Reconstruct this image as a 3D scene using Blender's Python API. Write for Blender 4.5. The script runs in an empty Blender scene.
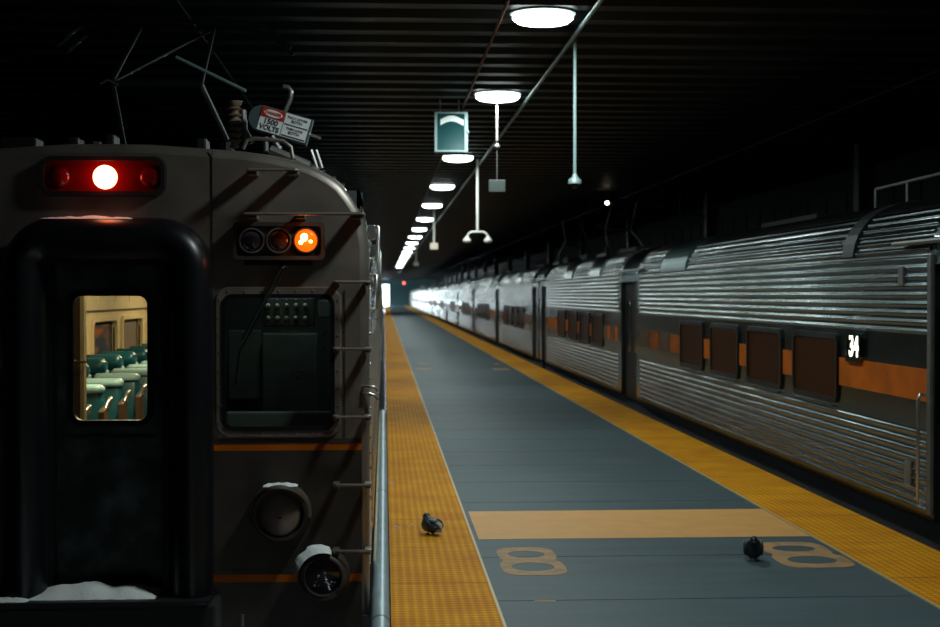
import bpy, math, random
from mathutils import Vector, Matrix
random.seed(7)
C = bpy.context.scene.collection
PI = math.pi
sc = bpy.context.scene

# ------------------------------------------------------------ camera, sky, exposure
CAMZ, F, YAW, PITCH = 1.71, 1450.0, math.radians(3.39), math.radians(0.73)
cam = bpy.data.cameras.new('camera'); camo = bpy.data.objects.new('camera', cam); C.objects.link(camo)
cam.sensor_width = 36; cam.lens = 36 * F / 940
cam.clip_start = 0.05; cam.clip_end = 600
camo.location = (0, 0, CAMZ); camo.rotation_euler = (PI/2 - PITCH, 0, -YAW)
cam.dof.use_dof = True; cam.dof.focus_distance = 9.0; cam.dof.aperture_fstop = 2.6
sc.camera = camo
w = bpy.data.worlds.new('sky'); sc.world = w; w.use_nodes = True
bg = w.node_tree.nodes['Background']
bg.inputs[0].default_value = (0.80, 0.95, 1.0, 1); bg.inputs[1].default_value = 9.0
sc.view_settings.view_transform = 'Standard'; sc.view_settings.look = 'None'
sc.view_settings.exposure = 0.0; sc.view_settings.gamma = 1.0; sc.view_settings.use_curve_mapping = False
LAMP_W = 62.0; LAMP_COL = (0.86, 1.0, 0.97); LENS_E = 9.0

# camera model used to read positions on real planes
CM = Matrix.Rotation(-YAW, 3, 'Z') @ Matrix.Rotation(PI/2 - PITCH, 3, 'X')
def ray(px, py): return CM @ Vector(((px-470)/F, -(py-313.5)/F, -1))
def atY(px, py, Y):
    d = ray(px, py); return Vector((0, 0, CAMZ)) + d*(Y/d.y)
def atX(px, py, X):
    d = ray(px, py); return Vector((0, 0, CAMZ)) + d*(X/d.x)
def atZ(px, py, Z):
    d = ray(px, py); return Vector((0, 0, CAMZ)) + d*((Z-CAMZ)/d.z)

# ------------------------------------------------------------ materials
def mat(name, col, rough=.5, metal=0., var=0., vscale=8., bump=0., bscale=40., emit=None, es=0., stretch=(1, 1, 1), spec=.5, col2=None, thr=None, coat=0.):
    m = bpy.data.materials.new(name); m.use_nodes = True
    nt = m.node_tree; b = nt.nodes['Principled BSDF']
    b.inputs['Base Color'].default_value = (*col, 1); b.inputs['Roughness'].default_value = rough
    b.inputs['Metallic'].default_value = metal; b.inputs['Specular IOR Level'].default_value = spec
    b.inputs['Coat Weight'].default_value = coat
    if emit: b.inputs['Emission Color'].default_value = (*emit, 1); b.inputs['Emission Strength'].default_value = es
    tc = nt.nodes.new('ShaderNodeTexCoord'); mp = nt.nodes.new('ShaderNodeMapping')
    mp.inputs['Scale'].default_value = stretch
    nt.links.new(tc.outputs['Object'], mp.inputs[0])
    if var or col2:
        n = nt.nodes.new('ShaderNodeTexNoise'); n.inputs['Scale'].default_value = vscale; n.inputs['Detail'].default_value = 5
        nt.links.new(mp.outputs[0], n.inputs[0])
        r = nt.nodes.new('ShaderNodeValToRGB')
        c2 = col2 or tuple(min(1, c*(1+var)) for c in col); c1 = col if col2 else tuple(c*(1-var) for c in col)
        lo, hi = thr or (.3, .7)
        r.color_ramp.elements[0].position = lo; r.color_ramp.elements[1].position = hi
        r.color_ramp.elements[0].color = (*c1, 1); r.color_ramp.elements[1].color = (*c2, 1)
        nt.links.new(n.outputs[0], r.inputs[0]); nt.links.new(r.outputs[0], b.inputs['Base Color'])
        rr = nt.nodes.new('ShaderNodeMapRange'); rr.inputs['To Min'].default_value = max(0, rough-.1*min(1, var*2)); rr.inputs['To Max'].default_value = min(1, rough+.15*min(1, var*2))
        nt.links.new(n.outputs[0], rr.inputs[0]); nt.links.new(rr.outputs[0], b.inputs['Roughness'])
    if bump:
        n = nt.nodes.new('ShaderNodeTexNoise'); n.inputs['Scale'].default_value = bscale; n.inputs['Detail'].default_value = 4
        nt.links.new(mp.outputs[0], n.inputs[0])
        bp = nt.nodes.new('ShaderNodeBump'); bp.inputs['Strength'].default_value = bump; bp.inputs['Distance'].default_value = .01
        nt.links.new(n.outputs[0], bp.inputs['Height']); nt.links.new(bp.outputs[0], b.inputs['Normal'])
    return m

M = {}
M['deck'] = mat('deck', (.062, .096, .110), .55, spec=.35, var=.22, vscale=3, bump=.25, bscale=60, stretch=(.35, 1.6, 1))
M['steel'] = mat('stainless', (.175, .225, .23), .18, 1.0, var=.06, vscale=1.2, bump=.02, bscale=3, stretch=(1, .6, 1))
M['steel_roof'] = mat('stainless_roof', (.05, .12, .12), .30, .9, var=.2, vscale=1.0, bump=.02, bscale=3)
M['face'] = mat('face_steel', (.25, .215, .19), .42, .65, var=.25, vscale=3, bump=.08, bscale=20)
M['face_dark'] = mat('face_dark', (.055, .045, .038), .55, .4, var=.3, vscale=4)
M['chrome'] = mat('chrome', (.6, .6, .58), .25, .9)
M['dull'] = mat('dull_metal', (.22, .22, .21), .45, .7, var=.2)
M['black'] = mat('black_rubber', (.005, .006, .008), .34, spec=.4)
M['blackmetal'] = mat('black_metal', (.015, .017, .018), .5, .3)
M['under'] = mat('underframe', (.012, .012, .012), .8)
M['orange'] = mat('orange_stripe', (.46, .105, .002), .6, spec=.15, var=.25, vscale=3)
M['orange_dull'] = mat('orange_patch', (.15, .065, .025), .5, var=.35, vscale=5)
M['bronze'] = mat('bronze_glass', (.050, .018, .006), .30, 0.0, spec=.02)
M['doorglass'] = mat('door_glass_dark', (.008, .01, .012), .12)
M['yellow_paint'] = mat('yellow_paint', (.78, .38, .10), .6, var=.06, vscale=5, bump=.1)
M['worn_paint'] = mat('worn_paint', (.50, .27, .10), .65, col2=(.22, .16, .10), vscale=9, thr=(.42, .75))
M['edge_lit'] = mat('strip_edge_highlight', (.62, .46, .20), .5)
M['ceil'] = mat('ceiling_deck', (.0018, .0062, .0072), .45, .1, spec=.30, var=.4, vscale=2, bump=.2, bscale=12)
M['beam'] = mat('beam', (.018, .022, .022), .55, .2)
M['wall'] = mat('wall_panel', (.022, .026, .026), .8, var=.35, vscale=1.2)
M['farwall'] = mat('far_wall', (.006, .035, .04), .8, var=.2)
M['bed'] = mat('track_bed', (.02, .02, .02), .95, var=.4, vscale=20, bump=.6)
M['rail'] = mat('rail', (.15, .12, .1), .4, .8)
M['lens'] = mat('lamp_lens', (.9, .95, .92), .4, emit=LAMP_COL, es=LENS_E)
M['lamprim'] = mat('lamp_rim', (.30, .36, .35), .5)
M['teal_paint'] = mat('galvanised', (.30, .42, .42), .45, .3)
M['pale'] = mat('pale_plastic', (.62, .60, .54), .5)
M['rust'] = mat('rusty_conduit', (.24, .10, .06), .7, .2, var=.3)
M['greybox'] = mat('grey_box', (.07, .085, .085), .6)
M['pinkbox'] = mat('cream_box', (.62, .50, .42), .6)
M['bluegrey'] = mat('bluegrey_tube', (.40, .52, .58), .35, .3, var=.12, vscale=4)
M['snow'] = mat('snow', (.93, .97, .98), .8, bump=.6, bscale=60)
M['cream'] = mat('interior_cream', (.70, .55, .32), .5, var=.06)
M['int_dark'] = mat('interior_dark', (.05, .04, .03), .6)
M['wood'] = mat('interior_brown', (.12, .07, .035), .45)
M['teal_vinyl'] = mat('teal_vinyl', (.004, .085, .120), .30, var=.15, vscale=5, bump=.1, coat=.2)
M['teal_lit_top'] = mat('lit_top_vinyl', (.38, .62, .66), .35)  # light on the seat-back tops, put into a paler vinyl colour
M['floor_int'] = mat('interior_floor', (.05, .05, .05), .6)
M['glasslamp'] = mat('inner_strip', (1, .9, .7), .5, emit=(1, .80, .48), es=3)
M['red_lens'] = mat('red_lens', (.16, .003, .002), .12, spec=.6)
M['red_lit'] = mat('red_lit', (.5, .0, .0), .3, emit=(1, .42, .18), es=10)
M['amber_lit'] = mat('amber_lit', (.5, .1, .0), .3, emit=(1, .10, .002), es=1.8)
M['amber_hot'] = mat('amber_hot', (.5, .2, .0), .3, emit=(1, .50, .16), es=12)
M['lens_off'] = mat('lens_unlit', (.035, .03, .04), .06, spec=.8)
M['lens_brown'] = mat('lens_brown', (.09, .035, .025), .08, spec=.8)
M['signred'] = mat('sign_red', (.50, .02, .012), .5)
M['signwhite'] = mat('sign_white', (.85, .88, .88), .5, var=.06)
M['signink'] = mat('sign_ink', (.03, .035, .045), .6)
M['signgrey'] = mat('sign_grey', (.07, .10, .11), .5)
M['number_lit'] = mat('lit_number', (1, 1, .8), .4, emit=(1, .95, .72), es=3.0)
M['cab'] = mat('cab_dark', (.06, .075, .075), .6)
M['cabpanel'] = mat('cab_panel', (.11, .13, .125), .5, var=.2)
M['porcelain'] = mat('porcelain', (.22, .15, .11), .3)
M['ad'] = mat('ad_card', (.03, .05, .10), .4, col2=(.45, .12, .02), vscale=3, thr=(.45, .62), stretch=(.5, .5, 3))
M['feather'] = mat('dark_feathers', (.016, .026, .032), .42, var=.4, vscale=30, bump=.3, bscale=90)
M['feather_w'] = mat('white_feathers', (.62, .60, .55), .6)
M['feather_b'] = mat('bluegrey_feathers', (.09, .12, .16), .5)
M['pink'] = mat('pigeon_leg', (.30, .08, .06), .5)
M['beak'] = mat('beak', (.05, .045, .04), .4)
M['marker_lit'] = mat('small_bulb', (1, 1, 1), .4, emit=(1, .85, .65), es=20)
# thin clear glass
g = bpy.data.materials.new('clear_glass'); g.use_nodes = True; nt = g.node_tree
for n in list(nt.nodes):
    if n.type != 'OUTPUT_MATERIAL': nt.nodes.remove(n)
tr = nt.nodes.new('ShaderNodeBsdfTransparent'); gl = nt.nodes.new('ShaderNodeBsdfGlossy'); mx = nt.nodes.new('ShaderNodeMixShader')
tr.inputs[0].default_value = (.85, .88, .84, 1); gl.inputs['Roughness'].default_value = .03; gl.inputs[0].default_value = (.9, .9, .9, 1)
mx.inputs[0].default_value = .05
nt.links.new(tr.outputs[0], mx.inputs[1]); nt.links.new(gl.outputs[0], mx.inputs[2]); nt.links.new(mx.outputs[0], nt.nodes['Material Output'].inputs[0])
M['glass'] = g
# tactile strip: rows of raised domes
def tactile():
    m = bpy.data.materials.new('tactile_yellow'); m.use_nodes = True; nt = m.node_tree; b = nt.nodes['Principled BSDF']
    L = nt.links.new; N = nt.nodes.new
    tc = N('ShaderNodeTexCoord'); sp = N('ShaderNodeSeparateXYZ'); L(tc.outputs['Object'], sp.inputs[0])
    def mth(op, a, bb=None):
        n = N('ShaderNodeMath'); n.operation = op
        for i, v in enumerate((a, bb)):
            if v is None: continue
            if isinstance(v, (int, float)): n.inputs[i].default_value = v
            else: L(v, n.inputs[i])
        return n.outputs[0]
    sx = mth('SINE', mth('MULTIPLY', sp.outputs[0], 2*PI/.052)); sy = mth('SINE', mth('MULTIPLY', sp.outputs[1], 2*PI/.060))
    h = mth('MAXIMUM', mth('ADD', mth('MULTIPLY', sx, .5), mth('MULTIPLY', sy, .5)), -.1)
    n = N('ShaderNodeTexNoise'); n.inputs['Scale'].default_value = 2.2; n.inputs['Detail'].default_value = 6
    r = N('ShaderNodeValToRGB'); L(tc.outputs['Object'], n.inputs[0]); L(n.outputs[0], r.inputs[0])
    r.color_ramp.elements[0].position = .30; r.color_ramp.elements[0].color = (.78, .30, .004, 1)
    r.color_ramp.elements[1].position = .68; r.color_ramp.elements[1].color = (.98, .46, .006, 1)
    # dirt lies between the domes
    mx = N('ShaderNodeMix'); mx.data_type = 'RGBA'; f = N('ShaderNodeMapRange')
    f.inputs['From Min'].default_value = -.1; f.inputs['From Max'].default_value = .5; L(h, f.inputs[0]); L(f.outputs[0], mx.inputs[0])
    dk = N('ShaderNodeMix'); dk.data_type = 'RGBA'; dk.blend_type = 'MULTIPLY'; dk.inputs[0].default_value = 1
    L(r.outputs[0], dk.inputs[6]); dk.inputs[7].default_value = (.74, .62, .5, 1)
    L(dk.outputs[2], mx.inputs[6]); L(r.outputs[0], mx.inputs[7])
    # tile joints
    j = mth('LESS_THAN', mth('FRACT', mth('DIVIDE', sp.outputs[1], 1.22)), .008)
    mj = N('ShaderNodeMix'); mj.data_type = 'RGBA'; L(j, mj.inputs[0]); L(mx.outputs[2], mj.inputs[6]); mj.inputs[7].default_value = (.12, .07, .02, 1)
    L(mj.outputs[2], b.inputs['Base Color']); b.inputs['Roughness'].default_value = .7; b.inputs['Specular IOR Level'].default_value = .15
    bp = N('ShaderNodeBump'); bp.inputs['Strength'].default_value = .7; bp.inputs['Distance'].default_value = .006
    L(h, bp.inputs['Height']); L(bp.outputs[0], b.inputs['Normal'])
    return m
M['tactile'] = tactile()
# front door: dark teal paint with frost on its lowest part
def doormat():
    m = mat('door_paint', (.012, .018, .020), .42, .2)
    nt = m.node_tree; b = nt.nodes['Principled BSDF']; L = nt.links.new; N = nt.nodes.new
    tc = N('ShaderNodeTexCoord'); sp = N('ShaderNodeSeparateXYZ'); L(tc.outputs['Object'], sp.inputs[0])
    n = N('ShaderNodeTexNoise'); n.inputs['Scale'].default_value = 5; n.inputs['Detail'].default_value = 7; L(tc.outputs['Object'], n.inputs[0])
    a = N('ShaderNodeMath'); a.operation = 'MULTIPLY_ADD'; L(n.outputs[0], a.inputs[0]); a.inputs[1].default_value = .12; L(sp.outputs[2], a.inputs[2])
    mr = N('ShaderNodeMapRange'); mr.inputs['From Min'].default_value = .38; mr.inputs['From Max'].default_value = .26; L(a.outputs[0], mr.inputs[0])
    r = N('ShaderNodeValToRGB'); L(n.outputs[0], r.inputs[0])
    r.color_ramp.elements[0].position = .4; r.color_ramp.elements[0].color = (.010, .014, .016, 1)
    r.color_ramp.elements[1].position = .75; r.color_ramp.elements[1].color = (.12, .15, .15, 1)  # pale smudges, lifted in tone to carry a glow of light
    mx = N('ShaderNodeMix'); mx.data_type = 'RGBA'; L(mr.outputs[0], mx.inputs[0]); L(r.outputs[0], mx.inputs[6]); mx.inputs[7].default_value = (.22, .50, .56, 1)
    L(mx.outputs[2], b.inputs['Base Color']); return m
M['door'] = doormat()

# ------------------------------------------------------------ mesh helpers
class MB:
    def __init__(s): s.v = []; s.f = []; s.mi = []
    def add(s, vs, fs, mi=0):
        o = len(s.v); s.v += [tuple(p) for p in vs]; s.f += [tuple(i+o for i in f) for f in fs]; s.mi += [mi]*len(fs); return s
    def box(s, x0, x1, y0, y1, z0, z1, mi=0, rot=None, c=None):
        vs = [Vector((x, y, z)) for x in (x0, x1) for y in (y0, y1) for z in (z0, z1)]
        if rot is not None:
            c = Vector(c); vs = [c + rot @ (p-c) for p in vs]
        return s.add(vs, [(0, 1, 3, 2), (4, 6, 7, 5), (0, 4, 5, 1), (2, 3, 7, 6), (0, 2, 6, 4), (1, 5, 7, 3)], mi)
    def tube(s, pts, r, n=10, mi=0, sc_=(1, 1), caps=True):
        pts = [Vector(p) for p in pts]; rs = r if isinstance(r, (list, tuple)) else [r]*len(pts)
        rings = []; up = None
        for i, p in enumerate(pts):
            t = (pts[min(i+1, len(pts)-1)] - pts[max(i-1, 0)]).normalized()
            if up is None:
                up = Vector((0, 1, 0)) if abs(t.y) < .9 else Vector((0, 0, 1))
            u = (up - t*up.dot(t)).normalized(); up = u; v = t.cross(u)
            rings.append([p + u*math.cos(2*PI*k/n)*rs[i]*sc_[0] + v*math.sin(2*PI*k/n)*rs[i]*sc_[1] for k in range(n)])
        vs = [q for R in rings for q in R]; fs = []
        for i in range(len(rings)-1):
            for k in range(n):
                a, b_ = i*n+k, i*n+(k+1) % n; fs.append((a, b_, b_+n, a+n))
        if caps: fs.append(tuple(range(n))[::-1]); fs.append(tuple(range((len(rings)-1)*n, len(rings)*n)))
        return s.add(vs, fs, mi)
    def lathe(s, c, axis, prof, n=24, mi=0, sq=(1, 1)):
        c = Vector(c); a = Vector(axis).normalized(); h = Vector((0, 0, 1)) if abs(a.z) < .9 else Vector((1, 0, 0))
        u = a.cross(h).normalized(); v = u.cross(a)
        vs = [c + a*t + (u*math.cos(2*PI*k/n)*sq[0] + v*math.sin(2*PI*k/n)*sq[1])*r for (r, t) in prof for k in range(n)]
        fs = [(i*n+k, i*n+(k+1) % n, (i+1)*n+(k+1) % n, (i+1)*n+k) for i in range(len(prof)-1) for k in range(n)]
        fs.append(tuple(range(n))[::-1]); fs.append(tuple(range((len(prof)-1)*n, len(prof)*n)))
        return s.add(vs, fs, mi)
    def ball(s, c, r, n=12, mi=0):
        c = Vector(c); r = Vector(r) if not isinstance(r, (int, float)) else Vector((r, r, r))
        vs = []; fs = []; m = n//2
        for i in range(m+1):
            th = PI*i/m
            for k in range(n): vs.append(c + Vector((r.x*math.sin(th)*math.cos(2*PI*k/n), r.y*math.sin(th)*math.sin(2*PI*k/n), r.z*math.cos(th))))
        for i in range(m):
            for k in range(n): fs.append((i*n+k, (i+1)*n+k, (i+1)*n+(k+1) % n, i*n+(k+1) % n))
        return s.add(vs, fs, mi)
    def loft(s, loops, mi=0, cap=True, closed=True):
        n = len(loops[0]); vs = [p for l in loops for p in l]; fs = []
        for i in range(len(loops)-1):
            for k in range(n if closed else n-1): fs.append((i*n+k, i*n+(k+1) % n, (i+1)*n+(k+1) % n, (i+1)*n+k))
        if cap: fs.append(tuple(range(n))[::-1]); fs.append(tuple(range((len(loops)-1)*n, len(loops)*n)))
        return s.add(vs, fs, mi)
    def build(s, name, mats, parent=None, smooth=False, bevel=0, loc=None):
        me = bpy.data.meshes.new(name); me.from_pydata(s.v, [], s.f); me.validate()
        mats = mats if isinstance(mats, (list, tuple)) else [mats]
        for m in mats: me.materials.append(m)
        if len(mats) > 1 and len(s.mi) == len(me.polygons): me.polygons.foreach_set('material_index', s.mi)
        import bmesh
        bm = bmesh.new(); bm.from_mesh(me); bmesh.ops.recalc_face_normals(bm, faces=bm.faces); bm.to_mesh(me); bm.free()
        if smooth:
            me.polygons.foreach_set('use_smooth', [True]*len(me.polygons)); me.set_sharp_from_angle(angle=math.radians(62))
        return link(name, me, parent, bevel)
def link(name, me, parent=None, bevel=0):
    o = bpy.data.objects.new(name, me); C.objects.link(o)
    if parent: me.transform(wm(parent).inverted()); o.parent = parent
    if bevel:
        b = o.modifiers.new('bevel', 'BEVEL'); b.width = bevel; b.segments = 2; b.limit_method = 'ANGLE'
    return o
def wm(o):
    m = Matrix.LocRotScale(o.location, o.rotation_euler, o.scale)
    return (wm(o.parent) @ o.matrix_parent_inverse @ m) if o.parent else m
def tag(o, label=None, cat=None, group=None, kind=None):
    for k, v in (('label', label), ('category', cat), ('group', group), ('kind', kind)):
        if v: o[k] = v
    return o
def empty(name, loc, label=None, cat=None, group=None, rz=0):
    o = bpy.data.objects.new(name, None); C.objects.link(o); o.location = loc; o.rotation_euler = (0, 0, rz); o.empty_display_size = .1
    return tag(o, label, cat, group)
KIDS = {}
def copy_tree(o, parent=None):
    c = o.copy(); C.objects.link(c)
    if parent: c.parent = parent
    for ch in list(o.children): copy_tree(ch, c)
    return c
def rr(cx, cz, hw, hh, r, n=6):
    """rounded rectangle outline as (x, z) points"""
    out = []
    for (sx, sz, a0) in ((1, 1, 0), (-1, 1, PI/2), (-1, -1, PI), (1, -1, 3*PI/2)):
        for i in range(n+1):
            a = a0 + (PI/2)*i/n; out.append((cx + sx*(hw-r) + r*math.cos(a), cz + sz*(hh-r) + r*math.sin(a)))
    return out
def circ(cx, cz, r, n=24): return [(cx+r*math.cos(2*PI*k/n), cz+r*math.sin(2*PI*k/n)) for k in range(n)]
def ringframe(mb, outer, inner, y0, y1, mi=0):
    """frame between two outlines of one length, from y0 (front) to y1"""
    a = [Vector((x, y1, z)) for x, z in outer]; b = [Vector((x, y0, z)) for x, z in outer]
    c = [Vector((x, y0, z)) for x, z in inner]; d = [Vector((x, y1, z)) for x, z in inner]
    return mb.loft([a, b, c, d, a], mi, cap=False)
def slab(mb, outline, y0, y1, mi=0):
    return mb.loft([[Vector((x, y0, z)) for x, z in outline], [Vector((x, y1, z)) for x, z in outline]], mi)
def curvemesh(splines, extrude):
    cu = bpy.data.curves.new('c', 'CURVE'); cu.dimensions = '2D'; cu.fill_mode = 'BOTH'; cu.extrude = extrude
    for pts in splines:
        sp = cu.splines.new('POLY'); sp.points.add(len(pts)-1)
        for i, p in enumerate(pts): sp.points[i].co = (p[0], p[1], 0, 1)
        sp.use_cyclic_u = True
    o = bpy.data.objects.new('c', cu); C.objects.link(o); bpy.context.view_layer.update()
    me = bpy.data.meshes.new_from_object(o.evaluated_get(bpy.context.evaluated_depsgraph_get()))
    bpy.data.objects.remove(o); bpy.data.curves.remove(cu); return me
def plate(name, splines, y, thick, m, parent):
    me = curvemesh(splines, thick/2)
    me.transform(Matrix(((1, 0, 0, 0), (0, 0, -1, y+thick/2), (0, 1, 0, 0), (0, 0, 0, 1)))); me.materials.append(m)
    return link(name, me, parent)
def text(name, body, size, mtx, m, parent, ext=.001, bold=0, sx=1):
    cu = bpy.data.curves.new('t', 'FONT'); cu.body = body; cu.size = size; cu.extrude = ext; cu.offset = bold
    cu.align_x = 'CENTER'; cu.align_y = 'CENTER'
    o = bpy.data.objects.new('t', cu); C.objects.link(o); bpy.context.view_layer.update()
    me = bpy.data.meshes.new_from_object(o.evaluated_get(bpy.context.evaluated_depsgraph_get()))
    bpy.data.objects.remove(o); bpy.data.curves.remove(cu)
    me.name = name; me.transform(mtx @ Matrix.Diagonal((sx, 1, 1, 1))); me.materials.clear(); me.materials.append(m)
    return link(name, me, parent)

# ------------------------------------------------------------ the place: platform, ceiling, walls
CEIL = 4.16
PX0, PX1 = 0.035, 3.68          # platform edges
YA, YB = -9.0, 226.0
def struct(name, mb, m, parent=None, **k): return tag(mb.build(name, m, parent, **k), kind='structure')
# slabs with open joints: real gaps between slabs
mb = MB(); joints = [YA, 5.5, 6.75, 8.06, 9.41, 10.70, 11.90]
while joints[-1] < YB - 3: joints.append(joints[-1] + 1.30)
joints.append(YB)
for a, b in zip(joints, joints[1:]): mb.box(PX0, PX1, a+.006, b-.006, -.16, 0)
mb.box(PX0, PX1, YA, YB, -1.2, -.02)
platform = struct('platform', mb, M['deck'])
def strip(name, x0, x1, inner, lab):
    mb = MB(); mb.box(x0, x1, YA, YB, -.012, .008)
    o = mb.build(name, M['tactile'])
    e = MB().box(min(inner, inner+.0), inner+.016, YA, YB, -.01, .0085).build('edge_highlight', M['edge_lit'], o)  # light caught by the raised edge, put in as a pale line
    return tag(o, lab, 'tactile paving', 'yellow tactile strips along the platform edges')
strip('tactile_strip', PX0, .612, .612, 'yellow tactile paving strip along left platform edge beside the lit front train')
strip('tactile_strip', 3.03, PX1, 3.016, 'yellow tactile paving strip along right platform edge beside the long corrugated train')
# painted markings
def ground(px, py): return atZ(px, py, 0)
q = [ground(470, 512), ground(780, 509), ground(808, 535.5), ground(475, 540.5)]
y_a, y_b = 9.98, 11.50
y_b = ground(600, 510.5).y; y_a = ground(640, 538).y
mb = MB().box(.66, 3.012, y_a, y_b, -.002, .0022)
mb.build('painted_band', M['yellow_paint'], platform)
def eight(px0, px1, py0, py1, slant=0):
    a = ground((px0+px1)/2, py0).y; b = ground((px0+px1)/2, py1).y
    c = ground((px0+px1)/2, (py0+py1)/2); hw = (ground(px1, (py0+py1)/2).x - ground(px0, (py0+py1)/2).x)/2*.93
    cy = (a+b)/2; hh = (a-b)/2
    def se(cx, cy2, a_, b_, e, k0=0, k1=40):
        o = []
        for k in range(k0, k1):
            t_ = 2*PI*k/40; ct, st = math.cos(t_), math.sin(t_)
            o.append((cx+a_*math.copysign(abs(ct)**(2/e), ct), cy2+b_*math.copysign(abs(st)**(2/e), st)))
        return o
    outer = [p for p in se(0, hh*.46, hw*.94, hh*.54, 3.6) if p[1] > .02*hh] + [p for p in se(0, -hh*.46, hw, hh*.54, 3.6) if p[1] < -.02*hh]
    outer.sort(key=lambda p: math.atan2(p[1], p[0]))
    h1 = se(0, hh*.46, hw*.60, hh*.25, 2.1); h2 = se(0, -hh*.44, hw*.66, hh*.29, 2.1)
    mv = lambda L: [(c.x+x, cy+y) for x, y in L]
    me = curvemesh([mv(outer), mv(h1), mv(h2)], .002); me.materials.append(M['worn_paint'])
    return link('painted_numeral', me, platform)
eight(496, 564, 547.5, 575.5); eight(765, 843, 542, 568)
mb = MB()
for (xa, xb, yy, t) in ((416, 432, 369, .35), (418, 430, 363.5, .3), (493, 509, 369.2, .35), (494, 500, 364, .3)):
    p, q_ = ground(xa, yy), ground(xb, yy); mb.box(p.x, q_.x, p.y-t, p.y+t, -.001, .002)
mb.build('painted_mark', M['worn_paint'], platform)
mb = MB()
for (xx, yy, ww) in ((545, 601, .06), (400, 0, 0)):
    if ww: p = ground(xx, yy); mb.box(p.x-ww, p.x+ww, p.y-.02, p.y+.012, -.001, .0015)
mb.build('paint_fleck', M['worn_paint'], platform)

# track beds
mb = MB().box(-7.2, PX0, YA-1, YB+25, -1.45, -1.3); struct('floor', mb, M['bed'])
mb = MB().box(PX1, 10.2, YA-1, YB+25, -1.45, -1.3); struct('floor', mb, M['bed'])
for xc in (-1.53, 5.40):
    for s in (-.72, .72):
        MBr = MB().box(xc+s-.035, xc+s+.035, YA, YB+25, -1.3, -1.16)
        tag(MBr.build('track_rail', M['rail']), kind='structure')
# ribbed ceiling running across the platform
mb = MB(); prof = []
y = YA-1; P_ = .62
while y < 228:
    prof += [(y, CEIL+.03), (y+.34, CEIL+.03), (y+.38, CEIL-.03), (y+.58, CEIL-.03)]; y += P_
top = CEIL+.3
for i in range(len(prof)-1):
    (a, za), (b, zb) = prof[i], prof[i+1]
    mb.add([(-7.5, a, za), (10.5, a, za), (10.5, b, zb), (-7.5, b, zb)], [(0, 1, 2, 3)])
mb.box(-7.5, 10.5, YA-1, prof[-1][0], top-.1, top)
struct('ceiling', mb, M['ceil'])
# walls
struct('wall_back', MB().box(-7.5, 10.5, YA-1.2, YA-1, -1.4, CEIL+.3), M['wall'])
struct('wall_left', MB().box(-7.5, -7.2, YA-1, 145, -1.4, CEIL+.3), M['wall'])
mb = MB(); y = YA-1
mb.box(9.0, 9.3, YA-1, YB+2, -1.4, CEIL+.3)
while y < 200: mb.box(8.97, 9.0, y+.05, y+1.15, 1.2, 3.7); y += 1.3
struct('wall_right', mb, M['wall'])
for k in range(18):
    yy = 12 + 11*k
    mb = MB().box(7.6, 7.64, yy-.12, yy+.12, -1.3, CEIL).box(7.84, 7.88, yy-.12, yy+.12, -1.3, CEIL).box(7.64, 7.84, yy-.012, yy+.012, -1.3, CEIL)
    tag(mb.build('steel_column', M['beam']), 'dark steel column behind the long right train by the side wall', 'column', 'steel columns behind the right train')
for k in range(8):
    yy = 149 + 10*k
    mb = MB().box(-6.2, -5.9, yy-.15, yy+.15, -1.3, CEIL)
    tag(mb.build('steel_column', M['beam']), 'column beyond the left train at the open daylight side', 'column', 'columns on the open side far away')
mb = MB().box(.75, 10.2, YB+1.0, YB+1.2, -1.3, CEIL+.3)
for k in range(5): mb.box(1.0+k*.8, 1.08+k*.8, YB+.9, YB+1.0, 0, CEIL)
struct('wall_end', mb, M['farwall'])
struct('trim_40', MB().box(-7.5, 10.2, YB+.6, YB+1.0, 3.3, CEIL+.3), M['farwall'])

# ------------------------------------------------------------ ceiling lamps
def lamp_proto():
    t = empty('ceiling_light', (1.3, 0, CEIL))
    MB().lathe((1.3, 0, CEIL), (0, 0, -1), [(.10, -.02), (.12, .02), (.275, .02), (.285, .045), (.27, .05)], 28).build('lamp_rim', M['lamprim'], t, smooth=True)
    MB().lathe((1.3, 0, CEIL), (0, 0, -1), [(.265, .045), (.262, .085), (.225, .115), (.14, .13), (.02, .135)], 28).build('lamp_lens', M['lens'], t, smooth=True)
    ld = bpy.data.lights.new('lamp_light', 'AREA'); ld.shape = 'DISK'; ld.size = .44; ld.energy = LAMP_W; ld.color = LAMP_COL
    l = bpy.data.objects.new('lamp_light', ld); C.objects.link(l); l.location = (0, 0, -.145); l.parent = t
    return t
lys = [7.15, 12.4, 17.35, 25.2, 31.9, 38.6, 45.6] + [52.6+7*k for k in range(11)]
L0 = lamp_proto()
names = ['nearest', 'second', 'third']
for i, yy in enumerate(lys):
    o = L0 if i == 0 else copy_tree(L0)
    o.location = (1.36 if yy < 20 else 1.28, yy, CEIL)
    if abs(yy-12.4) < .1: lab = 'round white ceiling lamp nearest the viewer, at the top of the picture'
    elif abs(yy-17.35) < .1: lab = 'round white ceiling lamp directly above the pole with the grey panel'
    elif abs(yy-25.2) < .1: lab = 'round white ceiling lamp glowing just below the hanging glass-fronted box'
    elif abs(yy-31.9) < .1: lab = 'round white ceiling lamp next beyond the hanging glass-fronted box'
    elif yy < 12: lab = 'round white ceiling lamp over the near platform before the visible row'; tag(o, group='ceiling lamps overhead')
    elif abs(yy-38.6) < .1: lab = 'round ceiling lamp right above the thin pole with the small cream box'
    elif yy < 67: lab = '%s round ceiling lamp counted from the top of the picture' % {46: 'sixth', 53: 'seventh', 60: 'eighth', 67: 'ninth'}[round(yy+.1)]
    else: lab = 'round white lamp in the far receding row over the platform'; tag(o, group='ceiling lamps receding down the platform')
    tag(o, lab, 'ceiling lamp')

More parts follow.
